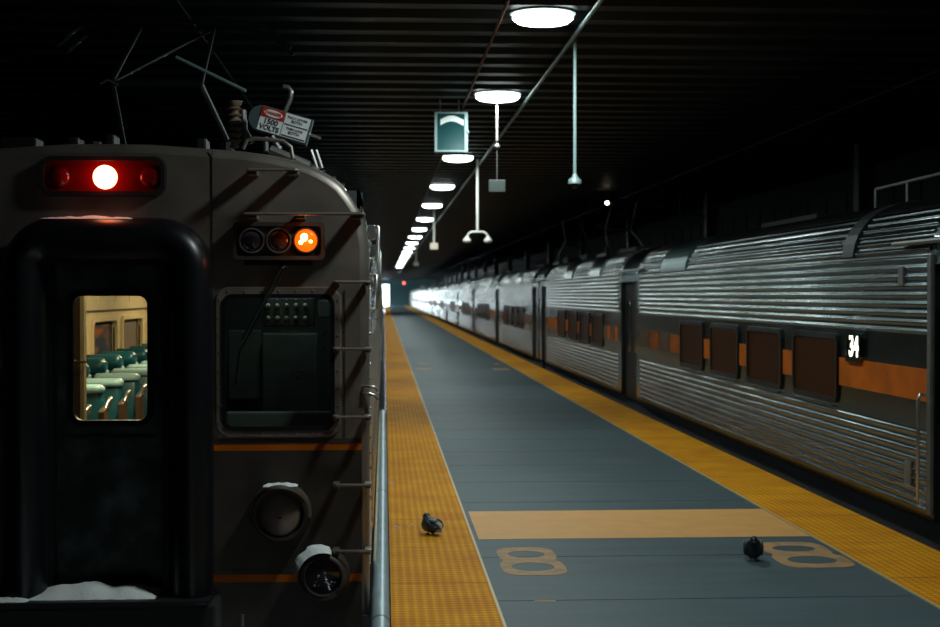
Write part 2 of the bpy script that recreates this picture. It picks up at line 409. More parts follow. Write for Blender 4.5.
# conduits and hanging things
CZ = CEIL-.09
tag(MB().tube([(1.755, YA, CZ), (1.72, 26, CZ), (1.66, 90, CZ), (1.6, 160, CZ)], .020, 8).build('conduit', M['teal_paint'], smooth=True),
    'pale metal conduit running along ceiling right of the lamps with camera poles', 'conduit')
tag(MB().tube([(1.0, YA, CZ), (.99, 26, CZ), (.96, 90, CZ), (.95, 160, CZ)], .015, 8).build('conduit', M['rust'], smooth=True),
    'thin rusty conduit running along ceiling left of the lamps', 'conduit')
# camera pole, single dome
p0 = atY(575, 36, 13.4)
t = empty('camera_pole', (p0.x, 13.4, CEIL), 'tall teal-lit pole hanging from ceiling with a single dome camera', 'camera pole')
zb = atY(575, 188, 13.4).z
MB().tube([(p0.x, 13.4, CEIL), (p0.x, 13.4, zb+.11)], .0165, 10).build('pole', M['teal_paint'], t, smooth=True)
MB().lathe((p0.x, 13.4, zb+.13), (0, 0, -1), [(.018, 0), (.03, .03), (.06, .055), (.062, .09), (.05, .095)], 20).build('camera_housing', M['teal_paint'], t, smooth=True)
MB().ball((p0.x, 13.4, zb+.035), .043).build('camera_dome', M['doorglass'], t, smooth=True)
# pole under the second lamp with a flat grey panel
a = atY(497, 100, 17.6); b = atY(497, 149, 17.6)
t = empty('hanging_sign', (a.x, 17.6, CEIL), 'short ceiling pole under the second lamp carrying a small blank grey panel', 'hanging sign')
MB().tube([(a.x, 17.6, CEIL), (a.x, 17.6, b.z+.1)], .016, 8).build('pole', M['dull'], t, smooth=True)
z1 = atY(497, 180, 17.6).z; z2 = atY(497, 192, 17.6).z
MB().lathe((a.x, 17.6, b.z+.02), (0, 0, 1), [(.01, -.02), (.035, 0), (.035, .02), (.012, .05)], 16).tube([(a.x, 17.6, b.z), (a.x, 17.6, z1)], .006, 8).build('hanger_rod', M['dull'], t, smooth=True)
MB().box(a.x-.10, a.x+.10, 17.58, 17.62, z2, z1).build('sign_panel', M['greybox'], t, bevel=.004)
# double dome camera
Yc = 26.0; a = atY(477.5, 170, Yc); zb = atY(477.5, 232, Yc).z
t = empty('camera_pole', (a.x, Yc, CEIL), 'cream ceiling pole ending in a fork with two dome cameras', 'camera pole')
MB().tube([(a.x, Yc, CEIL), (a.x, Yc, zb)], .024, 10).build('pole', M['pale'], t, smooth=True)
hw = .19
mb = MB()
for s in (-1, 1):
    mb.tube([(a.x, Yc, zb), (a.x+s*.10, Yc, zb), (a.x+s*.16, Yc, zb-.03), (a.x+s*hw, Yc, zb-.10)], .020, 8)
mb.build('fork_arm', M['pale'], t, smooth=True)
for s in (-1, 1):
    MB().lathe((a.x+s*hw, Yc, zb-.07), (0, 0, -1), [(.02, 0), (.035, .03), (.075, .07), (.075, .11), (.04, .13)], 18).build('camera_dome', M['pale'], t, smooth=True)
# far poles with small boxes
for (px, pyb, Y, s, mm, lab) in ((434, 243, 40., .11, 'pinkbox', 'thin far ceiling pole with a small cream box at its end'),
                               (416, 262, 56., .10, 'pinkbox', 'farthest small ceiling pole with a tiny pale box')):
    a = atY(px, pyb, Y); t = empty('hanging_sign', (a.x, Y, CEIL), lab, 'hanging sign')
    MB().tube([(a.x, Y, CEIL), (a.x, Y, a.z)], .025, 8).build('pole', M['pale'], t)
    MB().box(a.x-s, a.x+s, Y-.05, Y+.05, a.z-s*1.6, a.z).build('sign_box', M[mm], t, bevel=.01)
# hanging glass-fronted box
Yh = 18.1; tl = atY(435.5, 112, Yh); br = atY(467, 152, Yh); x0, x1, z0, z1 = tl.x, br.x, br.z, tl.z
t = empty('hanging_monitor', ((x0+x1)/2, Yh, CEIL), 'hanging square glass-fronted metal box with a pale arched band on its front', 'hanging box')
for xx in (x0+.06, x1-.10): MB().tube([(xx, Yh+.1, CEIL), (xx, Yh+.1, z1)], .011, 8).build('hanger_rod', M['dull'], t)
mb = MB().box(x0, x1, Yh+.02, Yh+.30, z0, z1)
mb.build('casing', M['blackmetal'], t)
mb = MB().box(x0-.01, x0+.02, Yh-.02, Yh+.03, z0, z1).box(x1-.03, x1+.01, Yh-.02, Yh+.03, z0, z1).box(x0+.02, x1-.03, Yh-.02, Yh+.03, z1-.02, z1).box(x0+.02, x1-.03, Yh-.02, Yh+.03, z0, z0+.02)
mb.build('frame', M['teal_paint'], t)
MB().box(x0+.02, x1-.03, Yh+.0, Yh+.018, z0+.02, z1-.02).build('screen', mat('screen_teal', (.008, .055, .06), .15), t)
out = []; inn = []
for k in range(13):
    u = k/12; x = x0+.06+u*(x1-x0-.10); zc = z1-.13+.05*math.sin(PI*min(1, u*1.05))-.0*u
    out.append((x, zc+.035)); inn.append((x, zc-.035))
slab(MB(), out+inn[::-1], Yh-.012, Yh-.001).build('arch', mat('arch_white', (.9, .95, .95), .4), t)  # pale arched band laid over the dark screen
MB().ball((x1+.005, Yh-.01, (z0+z1)/2), .025).build('latch', M['teal_paint'], t, smooth=True)

# ------------------------------------------------------------ rail car body
XC = atY(109, 300, 8.2).x            # centre line of the left train
HW = -.085 - XC                      # half width
def half_profile():
    px = [(109, 143), (150, 143.6), (190, 146.5), (243.6, 150.5), (270, 154), (294, 159), (312, 165), (324, 170.6), (335, 177), (344, 184), (353, 195), (361, 207), (366, 220), (369, 234), (371, 247)]
    pts = []
    for (x, y) in px:
        p = atY(x, y, 8.2); pts.append(((p.x-XC), p.z))
    k = HW/pts[-1][0]
    pts = [(x*k, z) for x, z in pts]
    pts[0] = (0, pts[0][1]); pts.append((HW, 1.85)); return pts
HP = half_profile()                   # roof crown -> side
STEP = .0085
def dense(zbot):
    base = HP + [(HW, zbot)]; out = [base[0]]; need = STEP
    for (a, b) in zip(base, base[1:]):
        d = math.hypot(b[0]-a[0], b[1]-a[1]); t = need
        while t <= d:
            out.append((a[0]+(b[0]-a[0])*t/d, a[1]+(b[1]-a[1])*t/d)); t += STEP
        need = t - d
    out.append(base[-1]); return out
def ribbed(zbot, zones):
    """right half outline from crown to bottom with flutes in the z zones"""
    D = dense(zbot); s = 0; out = []
    for i, p in enumerate(D):
        if i: s += math.hypot(p[0]-D[i-1][0], p[1]-D[i-1][1])
        a = D[max(0, i-8)]; b = D[min(len(D)-1, i+8)]; t = Vector((b[0]-a[0], b[1]-a[1])).normalized(); nrm = Vector((-t.y, t.x))
        if nrm.x < 0 and p[0] > .2: nrm = -nrm
        if p[0] <= .2: nrm = Vector((0, 1))
        h = 0
        for (za, zb_) in zones:
            if za <= p[1] <= zb_ and p[0] > .35:
                h = (0, 0, .006, .011, .012, .009, 0, 0)[i % 8]
        out.append((p[0]+nrm.x*h, p[1]+nrm.y*h))
    return out
def full(half): return [(-x, z) for x, z in half[::-1]] + half[1:]
RIBS = full(ribbed(.06, [(.15, .72), (1.43, 2.50)]))
SMOOTH = full(ribbed(.06, []))
def inset(prof, d):
    return [(x*(1-d/HW), z if z < 1.6 else z-d*.6) for x, z in prof]
def body(mb, prof, xc, y0, y1, cap0=True, cap1=True):
    a = [(xc+x, y0, z) for x, z in prof]; b = [(xc+x, y1, z) for x, z in prof]; n = len(prof)
    mb.add(a+b, [(i, i+1, i+1+n, i+n) for i in range(n-1)] + [(n-1, 0, n, 2*n-1)])
    if cap0: mb.add(a, [tuple(range(n))])
    if cap1: mb.add(b, [tuple(range(n))])

CL = 26.9                             # body length
WIN_NEAR = [-10.16, -8.38, -6.61, -4.82]; WIN_FAR = [3.42, 5.15, 6.95, 8.85]
WZ0, WZ1, WHW = .765, 1.375, .69
def ywrap(pts2, y_, x_): return None
class SideMB(MB): pass
def side_frame(mb, x, yc, zc, hw, hh, r, t, out, mi=0):
    """rubber frame standing off the -x side by out"""
    o = rr(yc, zc, hw, hh, r); i = rr(yc, zc, hw-t, hh-t, r-t*.6)
    f = lambda P, xx: [Vector((xx, a, b)) for a, b in P]
    mb.loft([f(o, x+.002), f(o, x-out), f(i, x-out), f(i, x+.002), f(o, x+.002)], mi, cap=False)
def side_slab(mb, x, yc, zc, hw, hh, r, x2, mi=0):
    o = rr(yc, zc, hw, hh, r)
    mb.loft([[Vector((x, a, b)) for a, b in o], [Vector((x2, a, b)) for a, b in o]], mi)
def make_car(flip, name='commuter_rail_car', number=False, loc=(0, 0, 0)):
    """car along y centred on origin, visible side is -x; flip mirrors it end for end"""
    s = -1 if flip else 1
    root = empty(name, (0, 0, -1.16))
    X = -HW
    Yf = lambda v: s*v
    def seg(mb, prof, a, b, **k):
        a, b = sorted((Yf(a), Yf(b))); body(mb, prof, 0, a, b, **k)
    door_c = (-.75, .75)              # centre door pocket
    door_e = (12.0, 13.05)            # end door
    door_n = (-13.35, -13.05)         # blind end door at the other end
    mb = MB()
    seg(mb, RIBS, -12.95, -1.05); seg(mb, RIBS, 1.05, 11.8)
    b1 = mb.build('body', M['steel'], root, smooth=True)
    ins = inset(SMOOTH, .11)
    for (a, b), f_ in ((door_n, ((-13.45, -13.35), (-13.05, -12.95))), (door_c, ((-1.05, -.75), (.75, 1.05))), (door_e, ((11.8, 12.0), (13.05, 13.45)))):
        mb = MB()
        for e_ in f_: seg(mb, SMOOTH, *e_)
        seg(mb, ins, a, b)
        a2, b2 = sorted((Yf(a), Yf(b)))
        mb.box(X, X+.12, a2, b2, 1.93, 2.03)
        mb.build('door_surround', M['steel'], root)
    # doors
    for (a, b) in (door_n, door_c, door_e):
        a2, b2 = sorted((Yf(a), Yf(b))); cy = (a2+b2)/2; n = 2 if b-a > 1.2 else 1; w_ = (b2-a2)/n
        for k in range(n):
            c = a2+w_*(k+.5)
            d = MB().box(X+.07, X+.108, c-w_/2+.01, c+w_/2-.01, .02, 1.92).build('door', M['blackmetal'], root, bevel=.004)
            mm = MB(); side_slab(mm, X+.071, c, 1.2, w_*.28, .42, .06, X+.062); mm.build('door_window', M['doorglass'], d)
    # windows
    for wc in WIN_NEAR + WIN_FAR:
        c = Yf(wc); mm = MB(); side_frame(mm, X, c, (WZ0+WZ1)/2, WHW, (WZ1-WZ0)/2, .09, .05, .022)
        wo = mm.build('window_frame', M['black'], root)
        mm = MB(); side_slab(mm, X-.004, c, (WZ0+WZ1)/2, WHW-.045, (WZ1-WZ0)/2-.045, .06, X-.008)
        mm.build('window_pane', M['bronze'], wo)
        MB().box(X-.03, X, c-WHW*.85, c+WHW*.85, WZ0-.035, WZ0-.022).build('window_sill', M['steel'], wo)
    # orange stripe in the panels between the openings
    edges = [-12.95] + sorted([e for wc in WIN_NEAR+WIN_FAR for e in (wc-WHW, wc+WHW)] + [-1.05, 1.05]) + [11.8]
    for a, b in zip(edges[::2], edges[1::2]):
        dull = (-4.2 < a < 2)
        a2, b2 = sorted((Yf(a+.02), Yf(b-.02)))
        if dull and b-a > 1.5:
            n = 4
            for k in range(n):
                u, v = a2+(b2-a2)*k/n, a2+(b2-a2)*(k+1)/n
                MB().box(X-.004, X, u+.04, v-.04, .93, 1.17).build('stripe', M['orange_dull'] if k % 2 else M['orange'], root)
        else: MB().box(X-.004, X, a2, b2, .93, 1.17).build('stripe', M['orange_dull'] if flip else M['orange'], root)
    # smooth curved roof panels and gutter
    def roofpanel(a, b, i0, i1, m):
        D = [p for p in dense(.1)]; D = [p for p in D if i0 <= p[1] <= i1 and p[0] > .55]
        a2, b2 = sorted((Yf(a), Yf(b))); mm = MB()
        lp = [(-(x+.020), z+.012) for x, z in D]; n = len(lp)
        mm.add([(x, a2, z) for x, z in lp] + [(x, b2, z) for x, z in lp] + [(x+.02, a2, z-.012) for x, z in lp] + [(x+.02, b2, z-.012) for x, z in lp],
               [(i, i+1, i+1+n, i+n) for i in range(n-1)] + [(i+2*n, i+1+2*n, i+1, i) for i in range(n-1)] + [(i+n, i+1+n, i+1+3*n, i+3*n) for i in range(n-1)])
        mm.build('roof_panel', m, root, smooth=True)
    roofpanel(-4.4, -2.7, 2.02, 2.50, M['steel_roof']); roofpanel(-11.25, -10.95, 2.02, 2.56, M['blackmetal'])
    roofpanel(3.2, 4.6, 2.05, 2.5, M['steel']); roofpanel(7.2, 8.6, 2.05, 2.5, M['steel'])
    for (a, b) in ((-13.3, -12.3), (-1.3, 1.3), (11.6, 13.3)):
        a2, b2 = sorted((Yf(a), Yf(b)))
        MB().tube([(X-.035, a2, 2.10), (X-.035, b2, 2.10)], .02, 8).build('gutter', M['dull'], root)
    # roof walk rail
    ra, rb = Yf(-13.2), Yf(-9.9); mm = MB()
    mm.tube([(-.80, ra, 2.73), (-.80, rb, 2.70)], .014, 8)
    k = 0
    while k <= 4: yy = ra+(rb-ra)*k/4; mm.tube([(-.80, yy, 2.50), (-.80, yy, 2.70)], .014, 8); k += 1
    mm.build('roof_rail', M['dull'], root)
    mm = MB()
    for (c, hw_, h) in ((5.5, 1.0, .16), (11.8, .5, .22), (-6, 1.2, .13)):
        a2, b2 = sorted((Yf(c-hw_), Yf(c+hw_))); MB().box(-.55, .55, a2, b2, 2.5, 2.54+h*.7).build('roof_equipment', M['under'], root, bevel=.02)
    # pantograph near the door end
    pantograph(root, 0, Yf(9.3), 2.58, 1.26, s)
    # grab rail at the corner and small fittings
    ya = Yf(-12.93)
    MB().tube([(X-.005, ya, .98), (X-.06, ya, .99), (X-.075, ya, .95), (X-.075, ya, .22), (X-.06, ya, .18), (X-.005, ya, .18)], .013, 8).build('grab_rail', M['chrome'], root, smooth=True)
    MB().box(X-.02, X, ya-.09*1, ya-.02, .0+.12, 2.0).build('corner_post', M['dull'], root)
    for yy in (12.05, 13.3):
        MB().tube([(X-.005, Yf(yy-.15), 1.0), (X-.05, Yf(yy-.15), 1.0), (X-.05, Yf(yy-.15), .55), (X-.005, Yf(yy-.15), .55)], .012, 6).build('grab_rail', M['chrome'], root)
    MB().box(X-.016, X+.0, Yf(-12.55)-.06, Yf(-12.55)+.06, .28, .46).build('access_panel', M['dull'], root, bevel=.004)
    MB().box(X-.02, X, Yf(-12.4)-.05, Yf(-12.4)+.05, 1.78, 1.93).build('marker_bracket', M['dull'], root, bevel=.004)
    for sgn in (-1, 1):
        MB().box(-.42, .42, min(sgn*13.3, sgn*13.62), max(sgn*13.3, sgn*13.62), 0, 2.05).build('gangway', M['black'], root, bevel=.03)
    mm = MB().box(-HW+.12, HW-.12, -13.3, 13.3, -.35, .11).build('underframe', M['under'], root)
    for sgn in (-1, 1):
        mm = MB().box(-1.0, 1.0, sgn*9-1.2, sgn*9+1.2, -.75, -.40)
        for yy in (-.95, .95):
            for xx in (-.72, .72): mm.lathe((xx-.06, sgn*9+yy, -.74), (1, 0, 0), [(.40, 0), (.42, .02), (.42, .10), (.40, .12)], 24)
        mm.build('bogie', M['under'], root)
    if number:
        c = atX(856, 347, X_R).y - loc[1]; zc = atX(856, 347, X_R).z
        mm = MB(); side_frame(mm, X, c, zc, .20, .125, .05, .03, .035)
        nf = mm.build('number_box', M['steel'], root)
        mm = MB(); side_slab(mm, X-.003, c, zc, .165, .10, .03, X-.02); mm.build('number_glass', M['doorglass'], nf)
        mt = Matrix(((0, 0, -1, X-.0205), (-1, 0, 0, c), (0, 1, 0, zc), (0, 0, 0, 1)))
        text('number', '34', .25, mt, M['number_lit'], nf, .0015, .006, 1.0)
    return root
def pantograph(root, x, y, z, h, s=1):
    r = MB().box(x-.5, x+.5, y-.7, y+.7, z, z+.06).tube([(x-.45, y-.5, z), (x-.45, y-.5, z+.2)], .05, 8).tube([(x+.45, y-.5, z), (x+.45, y-.5, z+.2)], .05, 8).build('pantograph', M['blackmetal'], root)
    k = MB()
    for xs in (-.42, .42):
        k.tube([(x+xs, y-.6*s, z+.15), (x+xs*.7, y+.7*s, z+h*.5)], .022, 6)
    k.tube([(x-.3, y+.7*s, z+h*.5), (x+.3, y+.7*s, z+h*.5)], .02, 6)
    k.build('lower_arm', M['blackmetal'], r)
    k = MB()
    for xs in (-.3, .3): k.tube([(x+xs, y+.7*s, z+h*.5), (x+xs*.9, y-.3*s, z+h*.98)], .016, 6)
    k.tube([(x-.3, y+.7*s, z+h*.5), (x+.27, y-.3*s, z+h*.98)], .01, 6)
    k.build('upper_arm', M['blackmetal'], r)
    k = MB()
    for dy in (-.15, .15):
        k.tube([(x-.85, y-.3*s+dy, z+h*.84), (x-.68, y-.3*s+dy, z+h*.97), (x-.5, y-.3*s+dy, z+h), (x+.5, y-.3*s+dy, z+h), (x+.68, y-.3*s+dy, z+h*.97), (x+.85, y-.3*s+dy, z+h*.84)], .018, 6)
    k.build('collector_head', M['blackmetal'], r)
    return r

X_R = 3.95; XCR = X_R + HW
ypos0 = 9.80 + 13.45
carA = make_car(False, number=True, loc=(0, ypos0, 0))
carB = make_car(True)
def place(c, x, y, rz=0): c.location = (x, y, -1.16+0.0); c.rotation_euler = (0, 0, rz)
PITCHC = 27.25
cars = []
for i in range(8):
    if i == 0: o = carA
    elif i == 1: o = carB
    else:
        o = copy_tree(carA if i % 2 == 0 else carB)
    place(o, XCR, ypos0 + PITCHC*i); cars.append(o)
# the number belongs only to the first car
for o in cars[2:]:
    for ch in list(o.children):
        if ch.name.startswith('number_box'):
            for g2 in list(ch.children): bpy.data.objects.remove(g2)
            bpy.data.objects.remove(ch)
tag(cars[0], 'nearest corrugated steel commuter car on the right with lit number 34 and orange stripe', 'train car')
tag(cars[1], 'second corrugated steel car of the right train, beyond the first dark gap', 'train car')
for i, o in enumerate(cars[2:]):
    tag(o, ['third steel car of the right train, still in tunnel shade', 'fourth steel car of the right train, greyish, its windows tiny',
            'fifth steel car of the right train, where daylight starts to whiten it', 'sixth car of the right train, bleached white by daylight',
            'seventh car of the right train, bleached white, last but one', 'last visible car of the right train, at the far platform end'][i], 'train car')

# ------------------------------------------------------------ left train front car
YF = 8.2
root = empty('commuter_rail_car', (XC, YF, -1.16), 'front end of the left commuter train with red lamp, amber lamp and lit door window', 'train car')
Fp = lambda px, py, dy=0: atY(px, py, YF-dy)
def fx(px): return atY(px, 300, YF).x
def fz(py, px=250): return atY(px, py, YF).z
def rrpx(x0, x1, y0, y1, r, dy=0, n=6):
    a = Fp(x0, y0, dy); b = Fp(x1, y1, dy); return rr((a.x+b.x)/2, (a.z+b.z)/2, (b.x-a.x)/2, (a.z-b.z)/2, r/177., n)
# outline of the end and its rounded corner
O0 = [(XC+x, z) for x, z in full(HP + [(HW, -.12)])]
def shrink(P, d):
    cx, cz = XC, 1.2; out = []
    n = len(P)
    for i in range(n):
        a = Vector(P[i-1]); b = Vector(P[(i+1) % n]); t = (b-a).normalized(); nn = Vector((t.y, -t.x))
        p = Vector(P[i])
        if (Vector((cx, cz))-p).dot(nn) < 0: nn = -nn
        out.append(tuple(p+nn*d))
    return out
def lo(P, y): return [Vector((x, y, z)) for x, z in P]
mb = MB().loft([lo(shrink(O0, .055), YF), lo(shrink(O0, .028), YF+.008), lo(shrink(O0, .010), YF+.028), lo(O0, YF+.06), lo(O0, YF+.35)], cap=False)
mb.build('corner_shell', M['face'], root, smooth=True)
door_o = rrpx(48, 170, 246, 604, 6)
win_o = rrpx(219, 338, 290, 433, 12)
plate('front_sheet', [shrink(O0, .053), door_o, win_o], YF, .02, M['face'], root)
# body behind
mb = MB(); prof = [(x, z) for x, z in RIBS]
n = len(prof)
for (a, b, pr) in ((YF+.35, YF+1.5, SMOOTH), (YF+1.5, YF+12.4, RIBS), (YF+12.4, YF+14.4, SMOOTH), (YF+14.4, YF+26, RIBS)):
    va = [(XC+x, a, z) for x, z in pr]; vb = [(XC+x, b, z) for x, z in pr]
    mb.add(va+vb, [(i, i+1, i+1+n, i+n) for i in range(n-1)])
va = [(XC+x, YF+26, z) for x, z in RIBS]; mb.add(va, [tuple(range(n))])
mb.build('body', M['steel'], root, smooth=True)
MB().box(XC-HW+.1, XC+HW-.1, YF+.3, YF+26, -.35, -.03).build('underframe', M['under'], root)
for yy in (12.0, 30.0):
    mm = MB().box(XC-1, XC+1, yy-1.2, yy+1.2, -.75, -.40)
    for dy in (-.95, .95):
        for xx in (-.72, .72): mm.lathe((XC+xx-.06, yy+dy, -.74), (1, 0, 0), [(.40, 0), (.42, .02), (.42, .10), (.40, .12)], 24)
    mm.build('bogie', M['under'], root)
# side fittings catching light just behind the corner
mm = MB()
for k in range(22):
    z = .55 + k*.085
    if z < 1.95: mm.ball((XC+HW+.002, YF+.12, z), .011, 6)
for (x, z) in [(XC+x, z) for x, z in HP[5:15]]: mm.ball((x+.003, YF+.10, z+.003), .012, 6)
mm.build('rivet_row', M['chrome'], root)
for (yy, z, h_) in ((9.4, 1.62, .22), (12.5, 1.5, .8), (15.5, 1.75, .18), (19.5, 1.5, .8), (24, 1.7, .25)):
    MB().tube([(XC+HW, yy, z), (XC+HW+.035, yy, z), (XC+HW+.035, yy, z+h_), (XC+HW, yy, z+h_)], .014, 8).build('side_grab_rail', M['chrome'], root, smooth=True)
for (yy, z) in ((9.2, 2.06), (10.4, 1.98), (13.5, 2.0), (17.5, 1.98)):
    MB().box(XC+HW-.02, XC+HW+.03, yy-.12, yy+.12, z, z+.09).build('marker_bracket', M['chrome'], root, bevel=.006)
for (py0, py1) in ((385, 394), (393, 402)):
    a = atX(379.5, py0, XC+HW+.0)
    z0_ = fz(py0+3, 376)
    MB().tube([(XC+HW-.045, YF+.02, z0_), (XC+HW-.02, YF-.02, z0_+.012), (XC+HW+.03, YF-.02, z0_+.008), (XC+HW+.05, YF-.01, z0_-.02)], .008, 8).build('hose_hook', M['chrome'], root, smooth=True)

# door with lit window
dp = rrpx(55, 165, 252, 602, 4)
wo = rrpx(70, 147, 295, 422, 10)
door = plate('end_door', [rrpx(44, 174, 242, 606, 4), wo], YF+.06, .03, M['door'], root)
mm = MB(); ringframe(mm, rrpx(65, 152, 290, 427, 14), rrpx(71, 146, 296, 421, 9), YF+.045, YF+.095); mm.build('window_seal', M['black'], door)
mm = MB(); slab(mm, rrpx(69, 148, 294, 423, 9), YF+.07, YF+.074); mm.build('door_window', M['glass'], door)
mm = MB()
for (x0, x1, y0, y1) in ((52, 56, 262, 598), (160, 164, 262, 598), (56, 160, 262, 266), (60, 156, 436, 439)):
    a = Fp(x0, y0); b = Fp(x1, y1); mm.box(a.x, b.x, YF+.048, YF+.062, b.z, a.z)
mm.build('door_bead', M['blackmetal'], door)
a = Fp(76, 362); MB().tube([(a.x-.02, YF+.04, a.z-.30), (a.x-.02, YF+.02, a.z-.28), (a.x-.02, YF+.02, a.z-.5), (a.x-.02, YF+.04, a.z-.52)], .008, 6)
# diaphragm: fat black rubber arch round the door
def arch(cx0, cx1, ztop, zbot, r, y, n=8):
    pts = [(cx0, y, zbot), (cx0, y, (zbot+ztop)/2)]
    for i in range(n+1):
        a = PI - (PI/2)*i/n; pts.append((cx0+r+r*math.cos(a), y, ztop-r+r*math.sin(a)))
    for i in range(n+1):
        a = PI/2 - (PI/2)*i/n; pts.append((cx1-r+r*math.cos(a), y, ztop-r+r*math.sin(a)))
    return pts + [(cx1, y, (zbot+ztop)/2), (cx1, y, zbot)]
Yd = YF-.13; xl = atY(25, 400, Yd).x; xr = atY(192, 400, Yd).x; zt = atY(109, 239, Yd).z; zb0 = atY(109, 604, Yd).z
MB().tube(arch(xl, xr, zt, zb0, .17, Yd, 10), .117, 18, sc_=(1.25, 1.0)).build('diaphragm', M['black'], root, smooth=True)
mm = MB()
for x0, x1 in ((46, 54), (164, 172)):
    a = Fp(x0, 250); b = Fp(x1, 602); mm.box(a.x, b.x, YF-.10, YF+.06, b.z, a.z)
a = Fp(46, 244); b = Fp(172, 262); mm.box(a.x, b.x, YF-.10, YF+.06, b.z, a.z)
mm.build('door_jamb', M['black'], root)
# footplate below the door
a = atY(2, 600, YF-.25); b = atY(205, 603, YF-.25)
MB().box(a.x-.25, b.x+.03, YF-.34, YF+.06, a.z-.03, a.z).build('footplate', M['blackmetal'], root, bevel=.004)
a2 = a.z-.03
MB().box(XC-.62, XC+.62, YF-.30, YF+.02, a2-.55, a2).build('coupler_pocket', M['under'], root, bevel=.02)
MB().tube([(Fp(243, 600).x, YF-.06, fz(612)), (Fp(243, 600).x, YF-.06, fz(640))], .012, 8).build('release_rod', M['dull'], root)
# snow lying on footplate and diaphragm top
def snowbank(name, x0, x1, yc, hy, z, h, seed, parent, nx=28, ny=8):
    random.seed(seed); vs = []; fs = []
    for i in range(nx+1):
        u = i/nx
        for j in range(ny+1):
            v = j/ny; e = math.sin(PI*min(1, max(0, u)))**.45*math.sin(PI*v)**.6
            vs.append((x0+(x1-x0)*u, yc-hy+2*hy*v + random.uniform(-.006, .006), z+h*e*(.75+.25*math.sin(u*17+seed)*math.cos(u*5)) + random.uniform(-.004, .004)*e))
    for i in range(nx):
        for j in range(ny): a = i*(ny+1)+j; fs.append((a, a+1, a+ny+2, a+ny+1))
    return MB().add(vs, fs).build(name, M['snow'], parent, smooth=True)
snow_root = None
p = atY(24, 599, YF-.2); q_ = atY(157, 599, YF-.2)
o = snowbank('snow_bank', p.x, q_.x, YF-.13, .15, a.z+.001, .075, 3, None)
tag(o, 'white snow piled on the footplate below the lit front door', 'snow')
p2 = atY(2, 599, YF-.25)
o = snowbank('snow_patch', p2.x-.05, p.x+.05, YF-.26, .06, a.z-.002, .028, 5, None, 12, 5)
tag(o, 'thin scrap of snow at the left end of the footplate', 'snow')
p = atY(42, 216, Yd); q_ = atY(137, 216, Yd)
o = snowbank('snow_patch', p.x, q_.x, Yd, .06, zt+.108, .022, 8, None, 20, 5)
tag(o, 'thin line of snow on the black arch under the red lamp', 'snow')

# upper red marker light
lb = rrpx(42, 165, 158, 195, 11)
mm = MB(); slab(mm, rrpx(40, 167, 156, 197, 12), YF-.012, YF+.0); mb2 = mm.build('marker_light', M['face_dark'], root)
mm = MB(); ringframe(mm, rrpx(41, 166, 157, 196, 12), rrpx(45, 162, 161, 192, 9), YF-.05, YF-.01); mm.build('housing_rim', M['blackmetal'], mb2)
mm = MB(); slab(mm, rrpx(44, 163, 160, 193, 9), YF-.02, YF-.013); mm.build('lens_back', M['red_lens'], mb2)
c = Fp(106, 177.5)
MB().lathe((c.x, YF-.02, c.z), (0, -1, 0), [(.066, -.002), (.066, .012), (.05, .028), (.02, .036)], 24).build('lit_lens', M['red_lit'], mb2, smooth=True)
for px in (60, 151):
    e = Fp(px, 177.5); k = MB(); k.lathe((e.x, YF-.02, e.z), (0, -1, 0), [(.058, -.002), (.058, .008), (.045, .02), (.015, .026)], 20)
    k.build('unlit_lens', M['red_lens'], mb2, smooth=True)
pl = bpy.data.lights.new('red_glow', 'POINT'); pl.energy = .8; pl.color = (1, .06, .02); pl.shadow_soft_size = .03
plo = bpy.data.objects.new('red_glow', pl); C.objects.link(plo)
plo.parent = root; plo.location = (c.x-XC, -.09, c.z+1.16)

# cluster of three lamps
mm = MB(); slab(mm, rrpx(233, 325, 222, 260, 5, .06), YF-.06, YF); cl = mm.build('signal_lamp_box', M['face_dark'], root, bevel=.006)
mm = MB(); ringframe(mm, rrpx(233, 325, 222, 260, 5, .07), rrpx(237, 321, 226, 256, 3, .07), YF-.082, YF-.055); mm.build('box_rim', M['face_dark'], cl)
for (px, mn) in ((252, 'lens_off'), (279, 'lens_brown'), (306, 'amber')):
    e = Fp(px, 240.5, .07)
    MB().lathe((e.x, YF-.06, e.z), (0, -1, 0), [(.071, 0), (.071, .030), (.063, .030), (.063, .01)], 28).build('lamp_bezel', M['dull'] if mn != 'amber' else M['face_dark'], cl, smooth=True)
    if mn == 'amber':
        MB().lathe((e.x, YF-.065, e.z), (0, -1, 0), [(.062, 0), (.062, .014), (.045, .03), (.02, .036)], 28).build('lit_lens', M['amber_lit'], cl, smooth=True)
        MB().ball((e.x-.008, YF-.094, e.z+.014), (.024, .012, .026), 14).ball((e.x-.022, YF-.092, e.z-.010), (.020, .010, .018), 12).ball((e.x+.022, YF-.092, e.z-.006), (.018, .010, .014), 12).build('lit_bulb', M['amber_hot'], cl, smooth=True)
        al = bpy.data.lights.new('amber_glow', 'POINT'); al.energy = .35; al.color = (1, .2, .03); al.shadow_soft_size = .03
        alo = bpy.data.objects.new('amber_glow', al); C.objects.link(alo); alo.parent = root; alo.location = (e.x-XC, -.14, e.z+1.16)
    else:
        MB().lathe((e.x, YF-.065, e.z), (0, -1, 0), [(.062, 0), (.062, .008), (.045, .022), (.02, .028)], 28).build('unlit_lens', M[mn], cl, smooth=True)
# hood bracket under the box
a = Fp(245, 260); b = Fp(322, 260); c1 = Fp(268, 270); 
MB().box(a.x, b.x-.05, YF-.05, YF, a.z-.03, a.z).build('box_bracket', M['blackmetal'], cl)
